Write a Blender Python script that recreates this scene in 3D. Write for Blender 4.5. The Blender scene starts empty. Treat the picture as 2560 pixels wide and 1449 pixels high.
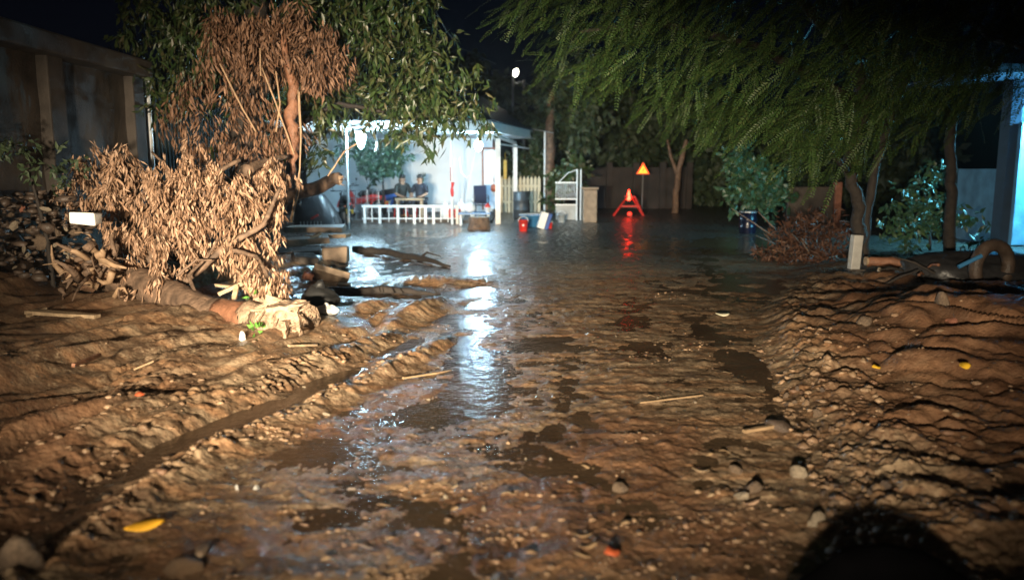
import bpy, bmesh, math, random
import numpy as np
from mathutils import Vector, Matrix

random.seed(7); RNG = np.random.default_rng(7)
SC = bpy.context.scene
COL = SC.collection
R = math.radians

# ------------------------------------------------------------------ camera
F = 1990.0                                    # focal length in photo pixels (2560 wide)
TH = math.atan(300 / F)                       # downward pitch
CAM_Z = 1.6
cd = bpy.data.cameras.new('camera'); cam = bpy.data.objects.new('camera', cd); COL.objects.link(cam)
cd.sensor_width = 36; cd.lens = 36 * F / 2560; cd.clip_start = .05; cd.clip_end = 1500
cam.location = (0, 0, CAM_Z); cam.rotation_euler = (math.pi / 2 - TH, 0, 0)
cd.dof.use_dof = True; cd.dof.focus_distance = 8.2; cd.dof.aperture_fstop = 1.0
SC.camera = cam

# ------------------------------------------------------------------ world, moonless night
SUN_EL, SUN_ROT = R(-5.0), R(0)
w = bpy.data.worlds.new('World'); SC.world = w; w.use_nodes = True
nt = w.node_tree; nt.nodes.clear()
wo = nt.nodes.new('ShaderNodeOutputWorld'); bg = nt.nodes.new('ShaderNodeBackground'); sky = nt.nodes.new('ShaderNodeTexSky')
sky.sky_type = 'NISHITA'; sky.sun_disc = False; sky.sun_elevation = SUN_EL; sky.sun_rotation = SUN_ROT
bg.inputs['Strength'].default_value = .035
tint = nt.nodes.new('ShaderNodeMix'); tint.data_type = 'RGBA'; tint.blend_type = 'MULTIPLY'; tint.inputs['Factor'].default_value = 1; tint.inputs['B'].default_value = (.15, .42, 1.4, 1)
nt.links.new(sky.outputs[0], tint.inputs['A']); nt.links.new(tint.outputs['Result'], bg.inputs[0]); nt.links.new(bg.outputs[0], wo.inputs[0])
ml = bpy.data.lights.new('moonlight', 'SUN'); ml.energy = .004; ml.angle = R(10); ml.color = (.7, .8, 1)
mo = bpy.data.objects.new('moonlight', ml); COL.objects.link(mo); mo.rotation_euler = (R(50), 0, R(-40))

# headlights of the vehicle the picture is taken from
def headlight(loc, target, power, size, flat=.7, blend=1.0, col=(1, .83, .60), rad=.16):
    l = bpy.data.lights.new('headlight', 'SPOT'); l.energy = power; l.spot_size = R(size); l.spot_blend = blend
    l.color = col; l.shadow_soft_size = rad
    o = bpy.data.objects.new('headlight', l); COL.objects.link(o); o.location = loc
    o.rotation_euler = (Vector(target) - Vector(loc)).to_track_quat('-Z', 'Y').to_euler()
    o.scale = (1, flat, 1)
    return o
headlight((-2.1, -2.8, 1.5), (-1.6, 8.0, 1.5), 20500, 46, .6)
headlight((-1.1, -2.8, 1.5), (.7, 9.5, .8), 14000, 56, .46)

vs = SC.view_settings
vs.view_transform = 'Standard'; vs.look = 'None'; vs.gamma = 1; vs.use_curve_mapping = False; vs.exposure = 0
SC.cycles.use_denoising = True
SC.cycles.max_bounces = 6

# ------------------------------------------------------------------ picture helpers
def ray(px, py):
    u = (px - 1280) / F; v = -(py - 724.5) / F
    return u, math.cos(TH) + v * math.sin(TH), -math.sin(TH) + v * math.cos(TH)
def gp(px, py, z=0.0):
    u, y, q = ray(px, py); t = (z - CAM_Z) / q
    return Vector((u * t, y * t, z))
def at(px, py, Y):
    u, y, q = ray(px, py); t = Y / y
    return Vector((u * t, Y, CAM_Z + q * t))

# ------------------------------------------------------------------ numpy noise
def perlin(x, y, seed=0):
    xi = np.floor(x).astype(np.int64); yi = np.floor(y).astype(np.int64)
    xf = x - xi; yf = y - yi
    def g(ix, iy):
        h = (ix * 374761393 + iy * 668265263 + seed * 974711) & 0x7fffffff
        h = ((h ^ (h >> 13)) * 1274126177) & 0x7fffffff
        a = (h & 0xffff) / 65536.0 * 2 * np.pi
        return np.cos(a), np.sin(a)
    u = xf * xf * xf * (xf * (xf * 6 - 15) + 10); v = yf * yf * yf * (yf * (yf * 6 - 15) + 10)
    def d(ix, iy, fx, fy):
        gx, gy = g(ix, iy); return gx * fx + gy * fy
    a = d(xi, yi, xf, yf); b = d(xi + 1, yi, xf - 1, yf); c = d(xi, yi + 1, xf, yf - 1); e = d(xi + 1, yi + 1, xf - 1, yf - 1)
    return (a + (b - a) * u + (c - a) * v + (a - b - c + e) * u * v) * 1.5
def sst(a, b, x):
    t = np.clip((x - a) / (b - a), 0, 1); return t * t * (3 - 2 * t)

# ------------------------------------------------------------------ ground height
RUT = [gp(*p) for p in ((-160, 1500), (100, 1345), (270, 1230), (450, 1125), (640, 1042), (800, 972), (950, 907), (1060, 850), (1180, 782), (1250, 740))]
RUT = np.array([(p.x, p.y) for p in RUT])
def rut_dist(x, y):
    best = np.full(x.shape, 1e9); sgn = np.zeros(x.shape); arc = np.zeros(x.shape); s0 = 0.
    for (ax, ay), (bx, by) in zip(RUT[:-1], RUT[1:]):
        dx, dy = bx - ax, by - ay; L = math.hypot(dx, dy)
        t = np.clip(((x - ax) * dx + (y - ay) * dy) / L ** 2, 0, 1)
        qx = x - ax - t * dx; qy = y - ay - t * dy; d = np.hypot(qx, qy)
        cr = (qx * dy - qy * dx)                      # positive to the right
        m = d < best
        best = np.where(m, d, best); sgn = np.where(m, np.sign(cr), sgn); arc = np.where(m, s0 + t * L, arc)
        s0 += L
    return best * sgn, arc
XR_Y = [0, 3.1, 3.8, 5.42, 7.07, 8.6, 10, 12, 14, 17, 25, 60]
XR_X = [.9, 1.36, 1.55, 1.91, 2.25, 2.7, 3.3, 4.3, 5.0, 5.6, 7.0, 9.0]
PUDDLES = [  # centre px, half-width px, half-height px, depth
    ((1150, 1030), 120, 20, .05), ((890, 985), 55, 45, .045), ((1175, 900), 70, 60, .024), ((1170, 810), 70, 40, .026), ((1175, 740), 75, 40, .026), ((1000, 735), 150, 22, .05),
    ((900, 700), 70, 40, .03), ((930, 610), 130, 40, .03), ((1880, 612), 110, 22, .05), ((1180, 660), 80, 50, .026), ((1185, 965), 70, 40, .034),
    ((890, 800), 50, 22, .03), ((905, 585), 90, 22, .05), ((1400, 860), 180, 26, .012), ((1560, 790), 120, 50, .012), ((1900, 720), 230, 40, .03), ((1870, 930), 50, 120, .02),
    ((960, 660), 190, 22, .03), ((1090, 1290), 120, 18, .012), ((830, 1135), 130, 28, .012)]
PUD = []
for (cx, cy), hw, hh, dp in PUDDLES:
    a, b, c = gp(cx, cy), gp(cx + hw, cy), gp(cx, cy - hh)
    PUD.append((a.x, a.y, b.x - a.x, max(.1, c.y - a.y), dp))

def H(x, y):
    x = np.asarray(x, float); y = np.asarray(y, float)
    d, s = rut_dist(x, y)
    xr = np.interp(y, XR_Y, XR_X)
    near = 1 - sst(10, 15, y)                          # churned mud gives way to washed asphalt
    wob = perlin(x * .9, y * .9, 3) * .12
    right = sst(-.05, .35, x - xr + wob)
    right2 = sst(.3, 2.2, x - xr + wob)
    left = sst(.05, .5, -(d + .1) + wob)
    left = left * (1 - sst(8.6, 10.5, y) * sst(-3.6, -2.4, x))
    lake = sst(2.5, 5.5, -x) * sst(3, 6, y)
    # road
    fine = perlin(x * 22, y * 16, 11) * .0032 + perlin(x * 45, y * 40, 12) * .0025
    mid = perlin(x * 6, y * 5, 13) * .008 + perlin(x * 1.7, y * 1.5, 14) * .016
    rib = (1 - np.abs(perlin(x * 3.2, y * 4.5, 15))) ** 3 * .007
    h_road = .006 + (fine + mid + rib - .004) * (.35 + .65 * near) - .006 * (1 - near)
    h_road = h_road + np.maximum(0, perlin(x * 9, y * 7, 51) - .2 + .45 * perlin(x * .8, y * .6, 52)) * .016 + np.maximum(0, perlin(x * 26, y * 20, 53) - .1) * .006
    h_road = h_road + .006 * sst(7, 9, y) * (1 - sst(13, 17, y)) + (perlin(x * .45, y * .22, 16) * .012 + perlin(x * 1.2, y * .6, 17) * .006 + perlin(x * 4, y * 2, 18) * .004 + .002 + .005 * sst(15, 19, y)) * sst(10, 14, y)
    for mx, my, rx, ry, mh in ((-3.6, 12.6, .9, 2.2, .22), (-1.15, 11.4, .5, .3, .11), (-.55, 11.2, .4, .25, .05), (-4.6, 16.5, 1.2, 2.5, .25)):
        h_road = h_road + np.exp(-((x - mx) / rx) ** 2 - ((y - my) / ry) ** 2) * mh * (.7 + np.abs(perlin(x * 6, y * 6, 19)) * .9)
    pn = perlin(x * 3.1, y * 2.3, 54)
    h_road = h_road - .0035 * np.exp(-((x + .35) / .8) ** 2) * sst(3.4, 4.6, y) * (1 - sst(9, 11, y))
    for cx, cy, rx, ry, dp in PUD:
        q = ((x - cx) / rx) ** 2 + ((y - cy) / ry) ** 2
        h_road = h_road - dp * np.exp(-q * 1.2) * (.75 + .9 * pn)
    # rut, lugs and berms
    s_n = s + perlin(x * 1.3, y * 1.3, 20) * .03
    trough = -.10 * np.exp(-((d + .05 + perlin(x * 1.5, y * 1.5, 26) * .05) / (.15 + .05 * perlin(x * 1.6, y * 1.6, 28))) ** 2) * (.35 + .65 * sst(1.0, .2, np.abs(s - 2.0)) + .4 * perlin(s * 1.1, d, 27)) + (.028 + perlin(x * 12, y * 12, 58) * .012 + perlin(x * 5, y * 5, 59) * .014) * np.exp(-(d / .3) ** 2)
    bl = perlin(x * 9, y * 9, 21) * .03 + perlin(x * 24, y * 24, 22) * .014
    berm = (.062 + bl + perlin(x * 2.5, y * 2.5, 24) * .03) * np.exp(-((d - .24) / .11) ** 2)
    lugw = np.exp(-((d + .33) / .13) ** 4)
    lug = lugw * (.035 + .024 * np.tanh(2 * np.sin(s_n / .075 * 2 * np.pi + d * 9 + perlin(x * 4, y * 4, 56) * 1.2)) * (.55 + .8 * perlin(s * 1.7, d, 57)) * sst(2.6, 3.4, s + perlin(x * 2, y * 2, 25)) + bl * .7)
    gone = 1 - sst(5.4, 7.2, s)
    gone2 = 1 - sst(6.5, 7.6, s)
    d_end = 1 - sst(6.8, 8.2, y)
    track = ((trough + berm * .9) * gone2 + lug * gone) * d_end
    # left churned ground, furrows along the track
    fur = perlin(d * 2.8 + perlin(x, y, 30) * .5, s * .7, 31)
    fur2 = perlin(d * 7 + perlin(x * 2, y * 2, 33) * .6, s * 1.8, 32)
    clod = (np.abs(perlin(x * 7, y * 7, 34)) * .05 + np.abs(perlin(x * 17, y * 17, 35)) * .022) * sst(-.3, .4, perlin(x * .8, y * .8, 38)) + perlin(x * 30, y * 30, 36) * .006
    h_left = .075 + fur * .13 + fur2 * .05 + clod + lake * (.22 + perlin(x * .8, y * .8, 37) * .12)
    dl = gp(180, 800); smooth = np.exp(-(((x + 3.3) / 1.5) ** 2 + ((y - 8.0) / 1.3) ** 2))
    h_left = h_left * (1 - .55 * smooth) + .14 * smooth
    h_left = h_left + np.exp(-(((x + 6.1) / .8) ** 2 + ((y - 9.0) / 1.3) ** 2)) * (.42 + np.abs(perlin(x * 3, y * 3, 50)) * .3)
    h_left = h_left * (1 - sst(13, 17, y)) + .02 * sst(13, 17, y)
    # right bank: long dragged ridges
    a = x * .62 - y * .78; b = x * .78 + y * .62
    rd = 1.08 - np.sqrt(.02 + np.square(perlin(a * .55 + perlin(x, y, 40) * .3, b * 2.4 + perlin(x * 1.6, y * 1.6, 47) * .55, 41)))
    rd2 = 1.06 - np.sqrt(.02 + np.square(perlin(a * 1.1, b * 5.2 + perlin(x * 2, y * 2, 42) * .4, 43)))
    lump = (np.abs(perlin(x * 7, y * 7, 44)) * .045 + np.abs(perlin(x * 16, y * 16, 45)) * .028) * (.25 + .75 * sst(1.0, .2, x - xr)) + perlin(x * 30, y * 30, 46) * .006
    rmod = sst(-.35, .35, perlin(x * .9, y * 1.1, 48)); rd = rd * (.45 + .55 * rmod); lump = lump + np.abs(perlin(x * 3.2, y * 3.2, 49)) * .09 * (1 - rmod * .6)
    heap = np.exp(-(((x - 4.4) / 1.6) ** 2 + ((y - 7.2) / 1.5) ** 2)) * .27
    h_right = right * (.03 + lump + (rd ** 2.2 * .16 + rd2 ** 2.2 * .055 * sst(-.2, .4, perlin(x * .7, y * .7, 55)) - .06) * sst(.15, .9, x - xr)) + right2 * .1 + heap * right
    h_right = h_right * (1 - sst(11, 15, y) * .8)
    h = h_road * (1 - left) * (1 - .7 * right) + h_left * left + h_right + track
    flat = sst(26, 34, y)
    return h * (1 - flat) + .0 * flat
def Hs(x, y): return float(H(np.array([x]), np.array([y]))[0])
def on(px, py, dz=0.0):
    """the point of the ground seen at a photo pixel (two refinement steps on the height field)"""
    p = gp(px, py)
    for _ in range(3): p = gp(px, py, Hs(p.x, p.y))
    p.z += dz; return p

# ------------------------------------------------------------------ materials
MATS = {}
def mat(name, col, rough=.6, var=.3, scale=6., bump=0., bscale=30., spec=.5, metal=0., island=None, emit=None, estr=0., coat=0.):
    m = bpy.data.materials.new(name); m.use_nodes = True; n = m.node_tree; N = n.nodes; L = n.links
    b = N['Principled BSDF']
    b.inputs['Roughness'].default_value = rough; b.inputs['Metallic'].default_value = metal
    b.inputs['Specular IOR Level'].default_value = spec; b.inputs['Coat Weight'].default_value = coat
    c = Vector(col)
    tc = N.new('ShaderNodeTexCoord')
    no = N.new('ShaderNodeTexNoise'); no.inputs['Scale'].default_value = scale; no.inputs['Detail'].default_value = 6
    L.new(tc.outputs['Object'], no.inputs['Vector'])
    rp = N.new('ShaderNodeValToRGB'); e = rp.color_ramp.elements
    e[0].position = .3; e[1].position = .7
    e[0].color = (*(c * (1 - var)), 1); e[1].color = (*(c * (1 + var)), 1)
    L.new(no.outputs['Fac'], rp.inputs['Fac'])
    out = rp.outputs['Color']
    if island:
        ge = N.new('ShaderNodeNewGeometry'); oi = N.new('ShaderNodeObjectInfo')
        ad = N.new('ShaderNodeMath'); ad.operation = 'ADD'; fr = N.new('ShaderNodeMath'); fr.operation = 'FRACT'
        L.new(ge.outputs['Random Per Island'], ad.inputs[0]); L.new(oi.outputs['Random'], ad.inputs[1]); L.new(ad.outputs[0], fr.inputs[0])
        r2 = N.new('ShaderNodeValToRGB'); r2.color_ramp.interpolation = 'LINEAR'
        el = r2.color_ramp.elements
        while len(el) < len(island): el.new(.5)
        for k, q in enumerate(island):
            el[k].position = k / (len(island) - 1); el[k].color = (*q, 1)
        L.new(fr.outputs[0], r2.inputs['Fac'])
        mx = N.new('ShaderNodeMix'); mx.data_type = 'RGBA'; mx.blend_type = 'MULTIPLY'; mx.inputs['Factor'].default_value = 1
        rp.color_ramp.elements[0].color = (*([1 - var] * 3), 1); rp.color_ramp.elements[1].color = (*([1 + var] * 3), 1)
        L.new(r2.outputs['Color'], mx.inputs['A']); L.new(out, mx.inputs['B']); out = mx.outputs['Result']
    L.new(out, b.inputs['Base Color'])
    if bump:
        n2 = N.new('ShaderNodeTexNoise'); n2.inputs['Scale'].default_value = bscale; n2.inputs['Detail'].default_value = 5
        L.new(tc.outputs['Object'], n2.inputs['Vector'])
        bp = N.new('ShaderNodeBump'); bp.inputs['Strength'].default_value = bump; bp.inputs['Distance'].default_value = .02
        L.new(n2.outputs['Fac'], bp.inputs['Height']); L.new(bp.outputs[0], b.inputs['Normal'])
    if emit:
        b.inputs['Emission Color'].default_value = (*emit, 1); b.inputs['Emission Strength'].default_value = estr
    MATS[name] = m; return m

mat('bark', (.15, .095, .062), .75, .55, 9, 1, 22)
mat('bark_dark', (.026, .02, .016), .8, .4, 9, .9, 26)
mat('torn_wood', (.36, .25, .165), .6, .45, 14, 1, 50)
mat('red_wood', (.22, .10, .055), .6, .35, 12, .7, 40)
mat('pale_wood', (.36, .26, .16), .55, .3, 10, .5, 40)
mat('grey_wood', (.2, .17, .14), .7, .35, 10, .6, 40)
mat('dead_leaf', (.3, .19, .12), .62, .25, 20, spec=.3, island=[(.09, .05, .03), (.35, .21, .13), (.22, .125, .072), (.48, .32, .215), (.30, .175, .105)])
mat('dead_leaf_red', (.3, .17, .09), .62, .25, 20, spec=.3, island=[(.06, .032, .019), (.19, .10, .058), (.11, .058, .034), (.27, .155, .095)])
mat('green_leaf', (.05, .09, .03), .42, .25, 20, spec=.5, island=[(.015, .035, .01), (.035, .065, .018), (.06, .075, .024), (.022, .05, .015), (.085, .075, .035)])
mat('feather_leaf', (.05, .09, .03), .55, .25, 20, spec=.25, island=[(.011, .028, .007), (.028, .055, .012), (.019, .041, .010), (.043, .058, .016)])
mat('teal_leaf', (.05, .1, .06), .42, .25, 20, spec=.5, island=[(.02, .06, .035), (.045, .10, .05), (.03, .08, .045), (.06, .10, .03)])
mat('far_leaf', (.03, .05, .025), .6, .25, 5, island=[(.02, .04, .02), (.04, .06, .025), (.03, .05, .02)])
mat('stone', (.15, .105, .07), .55, .4, 9, .6, 40)
mat('stone_dark', (.085, .06, .045), .5, .35, 9, .5, 40)
mat('stone_pale', (.26, .21, .15), .5, .35, 9, .5, 40)
mat('clod', (.2, .13, .075), .5, .3, 12, .7, 60, island=[(.14, .085, .05), (.22, .14, .08), (.3, .2, .12), (.18, .10, .06)])
mat('clod_red', (.2, .09, .05), .5, .3, 12, .7, 60, island=[(.12, .06, .035), (.19, .09, .05), (.2, .12, .07)])
mat('concrete_old', (.072, .058, .047), .75, .6, 2.2, .5, 30)
mat('brush_leaf', (.3, .17, .09), .62, .25, 20, spec=.2, island=[(.03, .016, .011), (.09, .042, .026), (.055, .026, .017), (.12, .065, .042)])
mat('concrete_dark', (.028, .022, .019), .8, .5, 2, .5, 30)
mat('concrete_slab', (.28, .2, .135), .6, .3, 6, .5, 40)
mat('brick_red', (.32, .13, .08), .7, .3, 10, .5, 50)
mat('wall_white', (.72, .74, .76), .7, .06, 3, .1, 30)
mat('paint_white', (.78, .78, .76), .45, .08, 6)
mat('paint_cream', (.62, .58, .42), .5, .12, 6)
mat('paint_grey', (.34, .36, .36), .5, .15, 6)
mat('metal_white', (.75, .77, .78), .35, .05, 6)
mat('metal_grey', (.3, .31, .32), .4, .1, 6, metal=.6)
mat('metal_dark', (.05, .055, .06), .45, .2, 6, metal=.3)
mat('gate_green', (.03, .042, .042), .8, .2, 6, spec=.1)
mat('roof_dark', (.02, .03, .05), .5, .2, 6)
mat('glass_dark', (.02, .025, .03), .08, .1, 3)
mat('blue_panel', (.45, .62, .8), .35, .05, 3)
mat('blue_paint', (.03, .09, .3), .35, .15, 6)
mat('blue_dark', (.004, .006, .02), .28, .15, 6)
mat('blue_tub', (.05, .2, .4), .35, .1, 6)
mat('red_plastic', (.6, .035, .025), .35, .1, 6)
mat('orange_red', (.42, .09, .035), .4, .1, 6)
mat('yellow', (.75, .45, .03), .5, .15, 8)
mat('white_plastic', (.8, .8, .77), .4, .06, 6)
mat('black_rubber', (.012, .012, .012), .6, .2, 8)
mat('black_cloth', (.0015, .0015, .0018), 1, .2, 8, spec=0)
mat('tarp', (.03, .03, .032), .4, .3, 8, .3, 20)
mat('paint_black', (.015, .016, .02), .2, .1, 6, coat=.5)
mat('chrome', (.6, .6, .62), .15, .05, 6, metal=1)
mat('skin', (.32, .18, .11), .55, .1, 8)
mat('hair', (.012, .01, .009), .5, .2, 30)
mat('shirt_navy', (.014, .018, .03), .8, .2, 12)
mat('shirt_olive', (.02, .022, .018), .8, .2, 12)
mat('trousers', (.015, .015, .022), .8, .2, 12)
mat('lamp_tint_wall', (.13, .27, .38), .75, .3, 3, .4, 20)  # the lamp's blue light painted into the base colour
mat('stone_white', (.42, .41, .38), .5, .15, 9, .3, 40)
mat('wire', (.03, .03, .03), .6, .1, 4)
mat('vine', (.34, .22, .13), .7, .3, 12)
mat('straw', (.3, .2, .11), .7, .3, 10)
mat('leaf_yellow', (.8, .42, .03), .45, .12, 30)
mat('bulb_white', (.9, .9, .9), .3, 0, 4, emit=(.5, .8, 1), estr=620)
mat('bulb_side', (.9, .9, .9), .3, 0, 4, emit=(.16, .66, .95), estr=7500)
mat('bulb_street', (.9, .9, .9), .3, 0, 4, emit=(1, .93, .75), estr=30)
mat('red_lamp', (.8, .03, .02), .3, 0, 4, emit=(1, .03, .012), estr=24)
mat('red_glow', (.8, .03, .02), .3, 0, 4, emit=(1, .04, .02), estr=3)
mat('sign_yellow', (.8, .5, .05), .4, 0, 4, emit=(1, .45, .03), estr=1.5)  # sign emission stands in for headlight thrown back, border likewise
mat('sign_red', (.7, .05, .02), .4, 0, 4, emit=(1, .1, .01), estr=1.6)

# wet mud for the ground sheet
def mud_material():
    m = bpy.data.materials.new('wet_mud'); m.use_nodes = True; n = m.node_tree; N = n.nodes; L = n.links
    b = N['Principled BSDF']; ge = N.new('ShaderNodeNewGeometry'); P = ge.outputs['Position']
    def noise(sc, det=6, vec=None):
        q = N.new('ShaderNodeTexNoise'); q.inputs['Scale'].default_value = sc; q.inputs['Detail'].default_value = det
        L.new(vec or P, q.inputs['Vector']); return q.outputs['Fac']
    def ramp(fac, els):
        r = N.new('ShaderNodeValToRGB'); e = r.color_ramp.elements
        while len(e) < len(els): e.new(.5)
        for k, (p, c) in enumerate(els): e[k].position = p; e[k].color = (*c, 1)
        L.new(fac, r.inputs['Fac']); return r.outputs['Color']
    def mix(f, a, c, mode='MIX'):
        x = N.new('ShaderNodeMix'); x.data_type = 'RGBA'; x.blend_type = mode
        if isinstance(f, (int, float)): x.inputs['Factor'].default_value = f
        else: L.new(f, x.inputs['Factor'])
        L.new(a, x.inputs['A']); L.new(c, x.inputs['B']); return x.outputs['Result']
    at_ = N.new('ShaderNodeAttribute'); at_.attribute_name = 'zone'; sp = N.new('ShaderNodeSeparateColor'); L.new(at_.outputs['Color'], sp.inputs[0])
    tan = ramp(noise(3.2), [(.3, (.09, .055, .034)), (.46, (.2, .13, .08)), (.6, (.4, .29, .185)), (.75, (.2, .115, .068))])
    tan = mix(ramp(noise(38, 4), [(.42, (0, 0, 0)), (.6, (1, 1, 1))]), tan, ramp(noise(11), [(.35, (.07, .043, .026)), (.62, (.42, .31, .2))]))
    mp = N.new('ShaderNodeMapping'); mp.inputs['Scale'].default_value = (.55, 2.6, 1); L.new(P, mp.inputs['Vector'])
    streak = noise(2.2, 8, mp.outputs[0])
    tan = mix(ramp(streak, [(.46, (0, 0, 0)), (.62, (.75, .75, .75))]), tan, ramp(noise(25, 4), [(.35, (.16, .075, .036)), (.6, (.42, .24, .125))]))
    mp2 = N.new('ShaderNodeMapping'); mp2.inputs['Scale'].default_value = (.7, 3.4, 1); mp2.inputs['Location'].default_value = (4, 7, 0); L.new(P, mp2.inputs['Vector'])
    tan = mix(ramp(noise(3.1, 8, mp2.outputs[0]), [(.5, (0, 0, 0)), (.63, (.8, .8, .8))]), tan, ramp(noise(30, 4), [(.4, (.04, .026, .017)), (.65, (.12, .078, .048))]))
    red = ramp(noise(2.7), [(.3, (.05, .024, .014)), (.48, (.14, .07, .04)), (.6, (.23, .12, .066)), (.72, (.15, .075, .043))])
    asp = mix(ramp(noise(30, 4), [(.4, (0, 0, 0)), (.65, (1, 1, 1))]), ramp(noise(5.5), [(.3, (.03, .03, .031)), (.55, (.055, .052, .048)), (.75, (.10, .08, .058))]), ramp(noise(1.3), [(.35, (.06, .056, .05)), (.7, (.17, .14, .1))]))
    c = mix(sp.outputs[0], tan, red); c = mix(sp.outputs[1], c, asp)
    c = mix(sp.outputs[2], c, ramp(noise(6), [(.3, (.02, .014, .011)), (.6, (.045, .03, .022)), (.75, (.09, .06, .042))]))
    L.new(c, b.inputs['Base Color'])
    r = N.new('ShaderNodeMapRange'); L.new(noise(9), r.inputs[0]); r.inputs[1].default_value = .3; r.inputs[2].default_value = .7; r.inputs[3].default_value = .16; r.inputs[4].default_value = .46
    L.new(r.outputs[0], b.inputs['Roughness']); b.inputs['Specular IOR Level'].default_value = .35
    bp = N.new('ShaderNodeBump'); bp.inputs['Strength'].default_value = .75; bp.inputs['Distance'].default_value = .012
    L.new(noise(48, 9), bp.inputs['Height'])
    b2 = N.new('ShaderNodeBump'); b2.inputs['Strength'].default_value = .3; b2.inputs['Distance'].default_value = .03
    L.new(noise(16, 5), b2.inputs['Height']); L.new(bp.outputs[0], b2.inputs['Normal']); L.new(b2.outputs[0], b.inputs['Normal'])
    return m
def water_material():
    m = bpy.data.materials.new('muddy_water'); m.use_nodes = True; n = m.node_tree; N = n.nodes; L = n.links
    b = N['Principled BSDF']; ge = N.new('ShaderNodeNewGeometry')
    b.inputs['Roughness'].default_value = .13; b.inputs['IOR'].default_value = 1.33
    no = N.new('ShaderNodeTexNoise'); no.inputs['Scale'].default_value = 1.2; L.new(ge.outputs['Position'], no.inputs['Vector'])
    rp = N.new('ShaderNodeValToRGB'); e = rp.color_ramp.elements; e[0].position = .35; e[1].position = .7
    e[0].color = (.06, .037, .022, 1); e[1].color = (.115, .075, .046, 1)
    L.new(no.outputs['Fac'], rp.inputs['Fac']); L.new(rp.outputs[0], b.inputs['Base Color'])
    prev = None
    for sc, st, ds in ((6, .35, .02), (28, .45, .008), (75, .3, .004)):
        q = N.new('ShaderNodeTexNoise'); q.inputs['Scale'].default_value = sc; q.inputs['Detail'].default_value = 2
        L.new(ge.outputs['Position'], q.inputs['Vector'])
        bp = N.new('ShaderNodeBump'); bp.inputs['Strength'].default_value = st; bp.inputs['Distance'].default_value = ds
        L.new(q.outputs['Fac'], bp.inputs['Height'])
        if prev: L.new(prev, bp.inputs['Normal'])
        prev = bp.outputs[0]
    L.new(prev, b.inputs['Normal'])
    return m
MATS['mud'] = mud_material(); MATS['water'] = water_material()

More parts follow.
